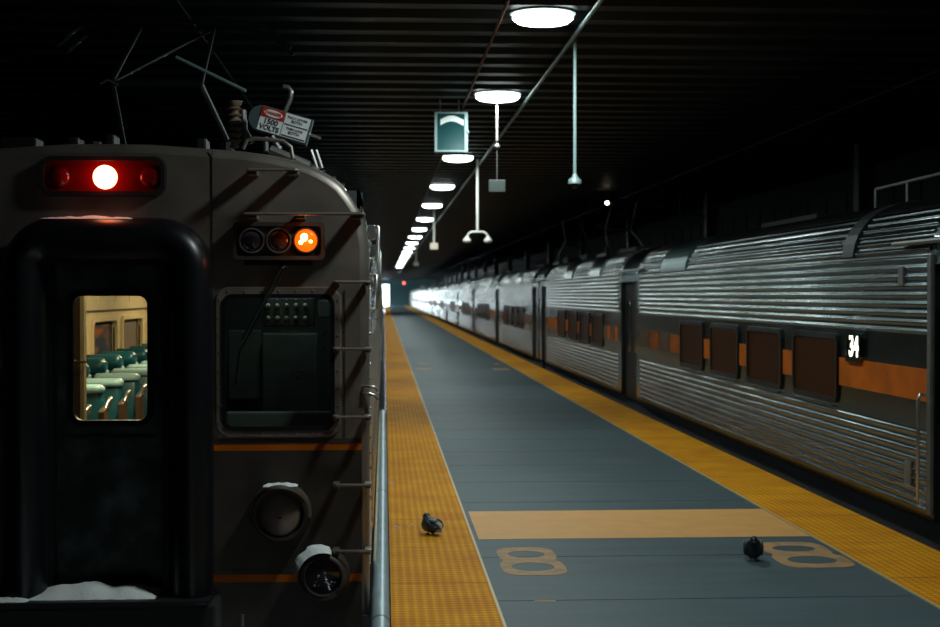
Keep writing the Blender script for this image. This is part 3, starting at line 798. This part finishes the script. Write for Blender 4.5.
# cab window
cw = MB(); ringframe(cw, rrpx(216, 341, 287, 436, 14), rrpx(223, 334, 295, 429, 10), YF-.018, YF+.02); cwo = cw.build('cab_window_frame', M['face'], root, bevel=.004)
cw = MB(); ringframe(cw, rrpx(222, 335, 294, 430, 10.5), rrpx(226, 331, 298, 426, 8), YF-.024, YF+.01); cw.build('window_seal', M['black'], cwo)
riv = MB()
for k in range(7):
    for yy in (291, 433): e = Fp(228+17*k, yy); riv.ball((e.x, YF-.018, e.z), .007, 6)
for k in range(8):
    for xx in (219.5, 338): e = Fp(xx, 300+17.5*k); riv.ball((e.x, YF-.018, e.z), .007, 6)
riv.build('rivet', M['dull'], cwo)
cw = MB(); slab(cw, rrpx(224, 333, 296, 428, 9), YF+.004, YF+.008); cw.build('window_pane', M['glass'], cwo)
# things inside the cab behind its window
ca = Fp(214, 285); cb = Fp(345, 440)
cab = MB(); cab.box(XC+.42, XC+HW-.05, YF+.9, YF+.95, -.02, 2.35).box(XC+.42, XC+HW-.05, YF+.03, YF+.95, -.05, -.02).box(XC+.42, XC+HW-.05, YF+.03, YF+.95, 2.2, 2.3)
cab.box(XC+HW-.07, XC+HW-.05, YF+.03, YF+.95, -.02, 2.3)
cabo = cab.build('cab_wall', M['cab'], root)
YI = YF+.16
a = atY(263, 297, YI); b = atY(315, 327, YI)
MB().box(a.x, b.x, YI, YI+.05, b.z, a.z).build('cab_panel', M['cabpanel'], cabo, bevel=.01)
riv = MB()
for r_ in range(2):
    for k in range(5):
        e = atY(268+9.3*k, 305.5+12.5*r_, YI); riv.lathe((e.x, YI-.001, e.z), (0, -1, 0), [(.014, 0), (.012, .012), (.004, .016)], 8)
for r_ in range(3):
    for k in range(5): e = atY(268+9.3*k, 299.5+12.5*r_, YI); riv.ball((e.x, YI-.002, e.z), .004, 6)
riv.build('switch', M['pale'], cabo, smooth=True)
mm = MB()
for (x0, x1, y0, y1, yy) in ((279, 306, 330.5, 332.5, .34), (291, 305, 371, 373, .34), (296, 300, 376, 380, .34), (323, 325, 331, 350, .2), (323, 333, 331, 333, .2), (290, 306, 421.5, 423, .2)):
    p_ = atY(x0, y0, YF+yy); q2 = atY(x1, y1, YF+yy); mm.box(p_.x, q2.x, YF+yy, YF+yy+.02, q2.z, p_.z)
mm.build('cab_fitting', M['chrome'], cabo)
mm = MB()
for (x0, x1, y0, y1, yy) in ((262, 318, 333, 415, .5), (228, 262, 330, 400, .6), (318, 331, 300, 318, .3), (226, 331, 412, 428, .12)):
    p_ = atY(x0, y0, YF+yy); q2 = atY(x1, y1, YF+yy); mm.box(p_.x, q2.x, YF+yy, YF+yy+.06, q2.z, p_.z)
mm.build('cab_console', M['cabpanel'], cabo, bevel=.01)
cl_ = bpy.data.lights.new('cab_light', 'AREA'); cl_.size = .15; cl_.energy = .7; cl_.color = (.75, 1, .95)
clo = bpy.data.objects.new('cab_light', cl_); C.objects.link(clo); clo.parent = root; clo.location = (.95, .10, 2.05+1.16)
# wiper
p0 = Fp(283, 266); p1 = Fp(262, 305); p2 = Fp(240, 355)
wp = MB().tube([(p0.x, YF-.05, p0.z), (p1.x, YF-.06, p1.z), (Fp(243, 340).x, YF-.05, Fp(243, 340).z)], .009, 8).tube([(p0.x+.02, YF-.05, p0.z-.01), (p1.x+.018, YF-.06, p1.z)], .006, 6).build('wiper', M['blackmetal'], root, smooth=True)
MB().tube([(Fp(262, 312).x, YF-.035, fz(312)), (Fp(240, 352).x, YF-.03, fz(352)), (Fp(236, 385).x, YF-.03, fz(385))], .007, 6).build('wiper_blade', M['black'], wp)
MB().lathe((p0.x, YF, p0.z), (0, -1, 0), [(.02, 0), (.02, .05), (.01, .06)], 12).build('wiper_pivot', M['chrome'], wp)
# orange stripes
for (y0, y1) in ((443, 450), (573, 581)):
    a = Fp(214, y0); b = Fp(362, y1); MB().box(a.x, b.x, YF-.003, YF+.0, b.z, a.z).build('stripe', M['orange'], root)
    a = Fp(214, y0-4); b = Fp(362, y0); MB().box(a.x, b.x, YF-.005, YF, b.z, a.z).build('stripe_edge', M['face_dark'], root)
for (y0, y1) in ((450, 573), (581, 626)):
    a = Fp(214, y0); b = Fp(362, y1); MB().box(a.x, b.x, YF-.002, YF, b.z, a.z).build('lower_shade_sheet', M['face_dark'], root)  # shade low on the face, put in as darker sheets
# vertical sheet seams
mm = MB()
for (px, y0, y1) in ((212, 148, 600), (344, 290, 440)):
    a = Fp(px, y0); b = Fp(px+1.6, y1); mm.box(a.x, b.x, YF-.006, YF, b.z, a.z)
mm.build('seam', M['face_dark'], root)
# ladder rungs and grab irons
def rung(x0, x1, y, so=.085, r=.0085):
    a = Fp(x0, y, so); b = Fp(x1, y, so)
    return MB().tube([(a.x, YF, a.z), (a.x, YF-so, a.z), (a.x+.01, YF-so-.008, a.z), (b.x-.01, YF-so-.008, b.z), (b.x, YF-so, b.z), (b.x, YF, b.z)], r, 8).box(a.x-.004, a.x+.03, YF-so, YF, a.z-.02, a.z+.008).box(b.x-.03, b.x+.004, YF-so, YF, b.z-.02, b.z+.008).build('grab_iron', M['face'], root)
rung(247, 297, 170, .15); rung(245, 364, 214, .15)
for yy in (282, 349, 417, 485, 551): rung(334, 370, yy, .10)
for (px, py) in ((252, 168), (292, 168), (252, 212), (300, 212), (356, 212)):
    e = Fp(px, py, .15); MB().box(e.x-.025, e.x+.025, YF-.15, YF, e.z-.035, e.z).build('bracket', M['face'], root)
# hooded round buffer lamp
c = Fp(281, 512)
hb = MB().lathe((c.x, YF, c.z), (0, -1, 0), [(.175, 0), (.165, .05), (.15, .09), (.135, .09), (.13, .06)], 32).build('horn_cover', M['face_dark'], root, smooth=True)
MB().lathe((c.x, YF-.04, c.z-.01), (0, -1, 0), [(.128, 0), (.125, .02), (.10, .045), (.05, .06), (.012, .064), (.010, .05)], 32).build('dome_cap', M['face'], hb, smooth=True)
vs = []; N_ = 20
L1 = []; L2 = []; L3 = []; L4 = []
for k in range(N_+1):
    a = math.radians(-8 + 190*k/N_); L1.append(Vector((c.x+.152*math.cos(a), YF-.04, c.z+.152*math.sin(a)))); L2.append(Vector((c.x+.158*math.cos(a), YF-.19*max(.35, math.sin(max(0, a))), c.z+.158*math.sin(a))))
    L3.append(Vector((c.x+.172*math.cos(a), YF-.185*max(.35, math.sin(max(0, a))), c.z+.172*math.sin(a)))); L4.append(Vector((c.x+.172*math.cos(a), YF-.01, c.z+.172*math.sin(a))))
MB().loft([L1, L2, L3, L4], cap=False, closed=False).build('hood', M['face'], hb, smooth=True)
o = snowbank('snow_patch', c.x-.09, c.x+.10, YF-.10, .05, c.z+.162, .022, 11, None, 14, 5); tag(o, 'small dusting of snow on the round hooded cover', 'snow')
# headlight with several reflectors
c = Fp(323, 577, .1)
hl = MB().lathe((c.x, YF, c.z), (0, -1, 0), [(.15, 0), (.145, .05), (.13, .10), (.118, .12), (.105, .12), (.10, .085)], 32).build('headlight', M['face_dark'], root, smooth=True)
MB().lathe((c.x, YF-.08, c.z), (0, -1, 0), [(.102, 0), (.10, .01), (.06, .02), (.01, .024)], 28).build('headlight_lens', M['lens_off'], hl, smooth=True)
mm = MB(); random.seed(4)
for k in range(16):
    a = random.uniform(0, 2*PI); r = random.uniform(.02, .085); mm.ball((c.x+r*math.cos(a), YF-.10, c.z+r*math.sin(a)), random.uniform(.004, .009), 6)
mm.build('reflector', M['chrome'], hl, smooth=True)
vs = []; fs = []; random.seed(5)
for i in range(15):
    a = math.radians(70+110*i/14)
    for j in range(6):
        t_ = j/5; e = math.sin(PI*t_)**.5*math.sin(PI*i/14)**.4
        r = .138 + .045*e*random.uniform(.75, 1.2)
        vs.append((c.x+r*math.cos(a), YF-.02-.11*t_, c.z+r*math.sin(a)))
for i in range(14):
    for j in range(5): q0 = i*6+j; fs.append((q0, q0+1, q0+7, q0+6))
tag(MB().add(vs, fs).build('snow_patch', M['snow'], None, smooth=True), 'lump of snow clinging on top of the low round headlight', 'snow')

# ------------------------------------------------------------ roof fittings of the front car
e0 = Fp(243, 150); e1 = Fp(294, 160); yr = YF+.15
a = atY(243, 149, yr); b = atY(247, 140, yr); c_ = atY(255, 138.5, yr); d = atY(283, 141, yr); e = atY(291, 147, yr); f_ = atY(293, 160, yr)
MB().tube([a, b, c_, d, e, f_], .012, 8).build('roof_grab_rail', M['face'], root, smooth=True)
# insulator
def insul(px, ytop, ybot, Y, r=.05):
    a = atY(px, ytop, Y); b = atY(px, ybot, Y); h = a.z-b.z; prof = [(r*.5, 0)]
    n = 6
    for k in range(n):
        z = h*.12+h*.8*k/n; prof += [(r*.55, z), (r, z+h*.04), (r*.55, z+h*.09)]
    prof += [(r*.9, h*.93), (r*.9, h)]
    return MB().lathe((b.x, Y, b.z), (0, 0, 1), prof, 16).build('insulator', M['porcelain'], root, smooth=True)
insul(235, 101, 148, YF+.5, .045)
mm = MB()
for (p_, q2, r) in (((243, 110), (246, 145), .02), ((238, 120), (252, 143), .02), ((243, 125), (232, 148), .016)):
    mm.tube([atY(*p_, YF+.55), atY(*q2, YF+.55)], r, 8)
e = atY(266, 140, YF+.35); mm.tube([atY(266, 137, YF+.35), atY(266, 153, YF+.35)], .016, 8); mm.tube([atY(272, 136, YF+.35), atY(280, 150, YF+.35)], .016, 8)
mm.build('roof_bracket', M['dull'], root)
MB().tube([atY(283, 87, YF+.6), atY(288, 87.5, YF+.6), atY(291, 91, YF+.6), atY(290.5, 98, YF+.6), atY(284, 113, YF+.6), atY(276, 140, YF+.6)], .016, 8).build('bent_pipe', M['dull'], root, smooth=True)
# tilted warning box
ctr = atY(280.5, 123.5, YF+.35); rx = (atY(305, 130, YF+.35) - atY(256, 115.5, YF+.35)); ang = math.atan2(rx.z, rx.x)
R = Matrix.Rotation(-ang, 4, 'Y')  # turns x towards z
R = Matrix(((math.cos(ang), 0, -math.sin(ang), 0), (0, 1, 0, 0), (math.sin(ang), 0, math.cos(ang), 0), (0, 0, 0, 1)))
u_ = 1/170.
wl, wr, hh = -.170, .165, .070
def T(x, z, y=0): return ctr + (R.to_3x3() @ Vector((x, y, z)))
def tilted(mb_, x0, x1, z0, z1, y0, y1, mi=0):
    P8 = [T(x, z, y) for x in (x0, x1) for y in (y0, y1) for z in (z0, z1)]
    mb_.add(P8, [(0, 1, 3, 2), (4, 6, 7, 5), (0, 4, 5, 1), (2, 3, 7, 6), (0, 2, 6, 4), (1, 5, 7, 3)], mi); return mb_
mb_ = MB(); outl = [(wr+.012, -hh-.006), (wr+.012, hh+.006)] + [(-.115+(.075)*math.cos(a_)*1.0, (hh+.006)*math.sin(a_)) for a_ in [math.radians(90+180*k/12) for k in range(13)]]
mb_.loft([[T(x, z, 0) for x, z in outl], [T(x, z, .10) for x, z in outl]])
wb = mb_.build('warning_box', M['signgrey'], root)
tilted(MB(), -.125, .012, -hh, hh, -.004, 0).build('sign_sheet', M['signwhite'], wb)
tilted(MB(), -.125, .012, .012, hh, -.006, -.003).build('red_field', M['signred'], wb)
mb_ = MB(); ov = [(-.054+.056*math.cos(2*PI*k/28), .041+.021*math.sin(2*PI*k/28)) for k in range(28)]
mb_.loft([[T(x, z, -.008) for x, z in ov], [T(x, z, -.005) for x, z in ov]]); mb_.build('oval', M['signwhite'], wb)
tilted(MB(), .017, wr, -hh, hh, -.004, 0).build('sign_sheet', M['signwhite'], wb)
def sigtext(s, x, z, size, m, bold=0, sx=1, y=-.009):
    o_ = T(x, z, y); r3 = R.to_3x3()
    ax = r3 @ Vector((1, 0, 0)); az = r3 @ Vector((0, 0, 1)); n_ = Vector((0, -1, 0))
    mt = Matrix(((ax.x, az.x, n_.x, o_.x), (ax.y, az.y, n_.y, o_.y), (ax.z, az.z, n_.z, o_.z), (0, 0, 0, 1)))
    text('lettering', s, size, mt, m, wb, .0008, bold, sx)
sigtext('DANGER', -.054, .041, .025, M['signred'], .0008, .95)
sigtext('1500', -.056, -.010, .043, M['signink'], .0012, 1.0, -.0055)
sigtext('VOLTS', -.056, -.047, .041, M['signink'], .0012, .95, -.0055)
for (s_, z_, sz) in (('FULLY LOWER', .050, .018), ('BOTH', .028, .024), ('THEN LOCK', -.016, .018), ('BOTH', -.038, .024)):
    sigtext(s_, .090, z_, sz, M['signink'], .0003, 1.0, -.0055)
tilted(MB(), .022, wr-.004, .003, .009, -.006, -.003).build('sign_rule', M['signink'], wb)
tilted(MB(), .022, wr-.004, -hh+.006, -hh+.013, -.006, -.003).build('sign_rule', M['signink'], wb)
MB().tube([T(wr, -.008, .05), T(wr+.08, -.012, .05)], .010, 8).build('box_spindle', M['chrome'], wb)
for (x0, y0, x1, y1, yy, h_) in ((270, 150, 309, 166, .3, .05), (272, 152, 318, 172, .6, .05)):
    p_ = atY(x0, y0, YF+yy); q2 = atY(x1, y1, YF+yy); MB().tube([p_, q2], h_*.6, 8).build('roof_conduit', M['dull'], root)
mm = MB()
for px, yy in ((311, .1), (316, .1)): p_ = atY(px, 150, YF+yy); q2 = atY(px+6, 168, YF+yy); mm.tube([p_, q2], .010, 6)
mm.build('roof_stop', M['chrome'], root)
# roof clutter seen over the edge
for (x0, x1, y0, y1) in ((0, 36, 137, 147), (68, 78, 137, 145), (106, 114, 134, 146), (196, 206, 138, 148)):
    p_ = atY(x0, y0, YF+.5); q2 = atY(x1, y1, YF+.5); MB().box(p_.x, q2.x, YF+.5, YF+.7, q2.z-.05, p_.z).build('roof_box', M['blackmetal'], root, bevel=.01)
pantograph(root, XC, YF+2.4, 2.56, 1.15, -1)
# pantograph horn reaching forward, catching the light
MB().tube([atY(176, 57, 9.4), atY(210, 73.5, 9.4), atY(246, 91, 9.4)], .011, 8).build('pantograph_horn', M['teal_paint'], root)
MB().tube([atY(100, 84, 9.6), atY(108, 80, 9.6), atY(118, 85, 9.6)], .008, 6).build('pantograph_horn', M['dull'], root)

# ------------------------------------------------------------ saloon seen through the door window
YW = YF+1.15
mm = MB()
jx = atY(82.5, 350, YW).x
mm.box(XC-HW+.06, jx, YW, YW+.05, -.02, 2.3).box(XC+.45, XC+HW-.06, YW, YW+.05, -.02, 2.3).box(jx, XC+.45, YW, YW+.05, 2.0, 2.3)
mm.build('saloon_bulkhead', M['wood'], root)
mm = MB().box(jx-.012, jx+.012, YW-.015, YW+.06, 0, 2.0); mm.build('door_post', M['cream'], root)
MB().box(XC-.68, XC-.64, YF+.12, YW, -.02, 2.3).build('vestibule_wall', M['int_dark'], root)
MB().box(XC+.42, XC+.46, YF+.12, YW, -.02, 2.3).build('vestibule_wall', M['int_dark'], root)
e = atY(78, 362, YW-.06); MB().tube([(e.x-.03, YW-.02, e.z), (e.x-.03, YW-.06, e.z), (e.x+.05, YW-.06, e.z)], .008, 8).ball((e.x-.03, YW-.03, e.z), .018, 8).build('door_latch', M['chrome'], root)
vl = bpy.data.lights.new('vestibule_light', 'AREA'); vl.size = .2; vl.energy = 1.6; vl.color = (1, .8, .52)
vlo = bpy.data.objects.new('vestibule_light', vl); C.objects.link(vlo); vlo.parent = root; vlo.location = (-.05, .45, 2.15+1.16)
MB().box(XC-.20, XC+.10, YF+.3, YF+.6, 2.19, 2.22).build('vestibule_lamp', M['glasslamp'], root)
MB().box(XC-HW+.05, XC+HW-.05, YF+.1, YF+25.5, -.03, 0).build('saloon_floor', M['floor_int'], root)
MB().box(XC-HW+.05, XC+HW-.05, YF+.1, YF+25.5, 2.22, 2.26).build('saloon_ceiling', M['cream'], root)
wx = XC-HW+.10
# left inner wall with window openings
wins = []
w0 = atX(92.5, 340, wx).y; w1 = atX(113.5, 340, wx).y; w2 = atX(122, 340, wx).y; w3 = atX(139.5, 340, wx).y
pit = (w2-w0); wid = (w1-w0)
mm = MB(); zt_, zb_ = 1.44, .86; yprev = YW; k = -2
ys = [(w0-.06+pit*j, w0+pit*j+wid+.08) for j in range(-3, 7)]
ys = [p_ for p_ in ys if p_[0] > YW+.1]
mm.box(wx-.03, wx, YW, YF+25.5, zt_, 1.66); mm.box(wx-.03, wx, YW, YF+25.5, 0, zb_)
for (a_, b_) in ys: mm.box(wx-.03, wx, yprev, a_, zb_, zt_); yprev = b_
mm.box(wx-.03, wx, yprev, YF+25.5, zb_, zt_)
mm.build('saloon_wall', M['cream'], root)
mm = MB().box(wx-.03, wx+.012, YW, YF+25.5, 1.56, 2.2)
for k in range(14): mm.box(wx+.012, wx+.018, YW+.4+.85*k, YW+.43+.85*k, 1.64, 2.15)
mm.build('luggage_panel', M['cream'], root)
MB().box(wx+.0, wx+.022, YW, YF+25.5, 1.545, 1.56).build('panel_ledge', M['wood'], root)
for i, (a_, b_) in enumerate(ys):
    mm = MB(); a2_, b2_ = a_, b_
    mm.box(wx-.045, wx-.035, a_, b_, zb_, zt_)
    wo_ = mm.build('saloon_window', M['int_dark'] if i != 2 else M['int_dark'], root)
    fr = MB(); o_ = rr((a_+b_)/2, (zb_+zt_)/2, (b_-a_)/2+.05, (zt_-zb_)/2+.04, .10); i_ = rr((a_+b_)/2, (zb_+zt_)/2, (b_-a_)/2, (zt_-zb_)/2, .08)
    ff = lambda P, xx: [Vector((xx, p, q3)) for p, q3 in P]
    fr.loft([ff(o_, wx), ff(o_, wx+.03), ff(i_, wx+.03), ff(i_, wx-.02), ff(o_, wx)], cap=False); fr.build('window_surround', M['cream'], wo_, smooth=True)
a_, b_ = w0, w1
MB().box(wx-.034, wx-.03, a_, b_-.12, 1.12, 1.40).build('advert_card', M['ad'], root)
MB().box(wx-.034, wx-.03, w2+.05, w3-.05, zb_, zt_).build('window_blind', mat('blind', (.16, .12, .09), .6), root)
# seats: pairs of backs on the left side of the aisle
def seat(yc):
    xa = XC-.50; xw = wx+.06; wbk = (xa-xw)/2-.02
    t_ = MB(); t_.box(xw, xa, yc-.55, yc-.08, .30, .44)
    s_ = t_.build('passenger_seat', M['teal_vinyl'], root, bevel=.03)
    for i in range(2):
        x0_ = xw+i*(wbk+.03); x1_ = x0_+wbk
        def sec(z, yy, ty, ins_=0): return [Vector((p, q3, z)) for p, q3 in rr((x0_+x1_)/2, yy, (x1_-x0_)/2-ins_, ty, min(ty*.9, .05), 4)]
        MB().loft([sec(.40, yc-.02, .06), sec(.75, yc+.02, .065), sec(.95, yc+.05, .06), sec(1.0, yc+.055, .05, .01)]).build('backrest', M['teal_vinyl'], s_, smooth=True)
        MB().loft([sec(.995, yc+.04, .062, .01), sec(1.01, yc+.04, .074, 0), sec(1.035, yc+.04, .074, .0), sec(1.055, yc+.04, .055, .02)]).build('backrest_top', M['teal_lit_top'], s_, smooth=True)
        cxh = (x0_+x1_)/2
        if i == 0:
            MB().loft([sec(1.0, yc+.02, .06, .05), sec(1.03, yc+.02, .095, .01), sec(1.10, yc+.02, .10, .01), sec(1.15, yc+.02, .07, .04)]).build('headrest', M['teal_vinyl'], s_, smooth=True)
    MB().box(xa-.015, xa+.03, yc-.10, yc+.10, .25, .90, rot=Matrix.Rotation(.16, 3, 'X'), c=(xa, yc, .3)).build('seat_side', M['wood'], s_, bevel=.01)
    MB().tube([(xa+.01, yc-.08, .86), (xa+.03, yc-.04, .93), (xa+.03, yc+.06, .95), (xa+.01, yc+.11, .90)], .018, 8).build('grab_handle', M['chrome'], s_, smooth=True)
for k in range(10): seat(9.93+.77*k)
# saloon lights
for k in range(4):
    yy = YW+1.2+3.2*k
    MB().box(XC-.25, XC-.05, yy-.7, yy+.7, 2.19, 2.22).build('saloon_lamp', M['glasslamp'], root)
    al = bpy.data.lights.new('saloon_light', 'AREA'); al.shape = 'RECTANGLE'; al.size = .2; al.size_y = 1.3; al.energy = 42; al.color = (1, .80, .50)
    alo = bpy.data.objects.new('saloon_light', al); C.objects.link(alo); alo.parent = root; alo.location = (-.15, yy-YF, 2.18+1.16)
# following cars of the left train
for i in range(4):
    o = copy_tree(carB)
    place(o, XC, YF+26+.35+13.45+PITCHC*i, PI)
    tag(o, ['second car of the left train, only its lit side sliver visible', 'third car of the left train, thin far sliver in shade', 'fourth car of the left train, thinner sliver beyond the third', 'last car of the left train, far sliver near the daylight'][i], 'train car')

# ------------------------------------------------------------ overhead contact wires
for (x, lab) in ((XC, 'overhead contact wire above the left train'), (XCR, 'overhead contact wire above the right train')):
    tag(MB().tube([(x, YA, 3.90), (x, YB+20, 3.90)], .008, 6).build('contact_wire', M['blackmetal']), lab, 'wire')
for k in range(8):
    yy = 34+22*k
    mm = MB().tube([(7.74, yy, 3.55), (XCR, yy, 3.98)], .02, 6).tube([(7.74, yy, 3.98), (XCR+.4, yy, 3.98)], .02, 6).tube([(7.0, yy, 3.65), (7.0, yy, 4.1)], .03, 8)
    tag(mm.build('wire_bracket', M['blackmetal']), 'dark cantilever bracket holding the wire over the right train', 'bracket', 'catenary brackets over the right train')
e = atY(607, 203, 33.0)
t = empty('signal_bulb', (e.x, e.y, CEIL), 'tiny white point lamp glowing in the dark above the right train', 'lamp')
MB().tube([(e.x, e.y, e.z+.03), (e.x, e.y, CEIL)], .01, 6).build('cord', M['blackmetal'], t)
MB().ball(e, .035, 10).build('bulb', M['marker_lit'], t, smooth=True)
e = atY(404, 283, 150.)
t = empty('signal_bulb', (e.x, e.y, CEIL), 'small red signal lamp at the distant end of the platform', 'lamp')
MB().tube([(e.x, e.y, e.z+.1), (e.x, e.y, CEIL)], .03, 6).build('cord', M['blackmetal'], t)
MB().ball(e, .14, 10).build('bulb', mat('far_red', (1, .1, .1), .4, emit=(1, .15, .12), es=3), t, smooth=True)

# ------------------------------------------------------------ tube along the left platform edge
y0_, y1_ = 4.5, 21.3
mm = MB().tube([(-.020, y0_, -.02), (-.020, 9, -.02), (-.020, 14, -.02), (-.020, y1_-.04, -.02), (-.020, y1_, -.02)], [.052, .052, .052, .052, .038], 20)
tb = mm.build('edge_tube', M['bluegrey'], smooth=True)
tag(tb, 'long blue-grey round tube lying along the left platform edge beside the train', 'tube')
for yy in (7.6, 12.5, 17): MB().tube([(-.020, yy-.015, -.02), (-.020, yy+.015, -.02)], .0528, 20).build('joint_band', M['dull'], tb, smooth=True)

# ------------------------------------------------------------ pigeons
def pigeon(loc, rz, label, white):
    """facing +y in its own frame, 0.24 m long, crouched"""
    root = empty('pigeon', (0, 0, 0), label, 'bird')
    S = [(-.098, .052, .010, .008), (-.080, .052, .034, .026), (-.050, .058, .052, .044), (-.01, .064, .061, .054), (.028, .070, .060, .056), (.052, .082, .048, .046), (.062, .098, .035, .032), (.066, .112, .028, .024), (.070, .124, .020, .016), (.072, .132, .010, .006)]
    loops = [[Vector((rx_*math.cos(2*PI*k/16), y+ (0 if i < 6 else 0) , z+rz_*math.sin(2*PI*k/16))) for k in range(16)] for i, (y, z, rx_, rz_) in enumerate(S)]
    b = MB().loft(loops).build('body', M['feather'], root, smooth=True)
    m_ = b.modifiers.new('s', 'SUBSURF'); m_.levels = 1; m_.render_levels = 1
    MB().ball((0, .070, .118), (.026, .030, .025), 14).build('head', M['feather'], root, smooth=True)
    MB().lathe((0, .094, .116), (0, 1, -.25), [(.007, 0), (.006, .010), (.002, .022)], 8).build('beak', M['beak'], root)
    for s_ in (-1, 1):
        w_ = MB().ball((s_*.051, -.02, .068), (.016, .070, .040), 14).build('wing', M['feather'], root, smooth=True)
        MB().ball((s_*.023, .080, .123), .004, 8).build('eye', M['chrome'], root, smooth=True)
        if white:
            pts = [(.02, .048), (-.01, .100), (-.05, .085), (-.03, .062)]
            MB().loft([[Vector((s_*(.062-.25*max(0, z-.07)), y, z)) for y, z in pts], [Vector((s_*(.050-.25*max(0, z-.07)), y, z)) for y, z in pts]]).build('white_bar', M['feather_w'], w_)
        MB().tube([(s_*.018, 0, .03), (s_*.018, .004, .006)], .004, 6).tube([(s_*.018, -.012, .004), (s_*.018, .026, .004)], .0035, 6).tube([(s_*.018, .004, .004), (s_*.030, .020, .004)], .003, 6).build('leg', M['pink'], root)
    MB().box(-.022, .022, -.135, -.07, .038, .046, rot=Matrix.Rotation(.12, 3, 'X'), c=(0, -.09, .042)).build('tail', M['feather'], root, bevel=.003)
    if white:
        MB().ball((-.004, -.035, .100), (.034, .045, .014), 12).build('rump', M['feather_b'], root, smooth=True)
        MB().loft([[Vector((x, y, z+dz)) for x, y, z in ((-.028, -.03, .112), (.012, -.045, .116), (.050, -.085, .078), (.040, -.088, .064), (-.002, -.070, .100))] for dz in (0, -.02)]).build('white_bar', M['feather_w'], root)
    root.location = loc; root.rotation_euler = (0, 0, rz); root.scale = (1, 1, 1 if white else 1.22); return root
gp = atZ(431, 534, .009); pigeon((gp.x, gp.y, .008), math.radians(26), 'dark pigeon with white wing bar crouching on the left yellow strip', True)
gp = atZ(754.5, 562, 0); pigeon((gp.x, gp.y+.03, 0), math.radians(168), 'plump dark pigeon standing on grey deck beside the right painted numeral', False)
# white scraps on the yellow strip
random.seed(12)
for (px, py, n_, lab) in ((392, 483, 5, 'small white scrap on the yellow strip beside the tube, farthest of three'), (397, 528, 6, 'white crumbs on the yellow strip left of the pigeon, nearest the tube'), (412, 526, 5, 'curved white scrap on the yellow strip just left of the pigeon')):
    g_ = atZ(px, py, .009); mm = MB()
    for k in range(n_):
        a_ = k*.9; mm.ball((g_.x+.016*math.cos(a_)+random.uniform(-.008, .008), g_.y+.07*math.sin(a_)+random.uniform(-.02, .02), .010), (.007, .012, .003), 6)
    tag(mm.build('litter_scrap', M['snow']), lab, 'litter')
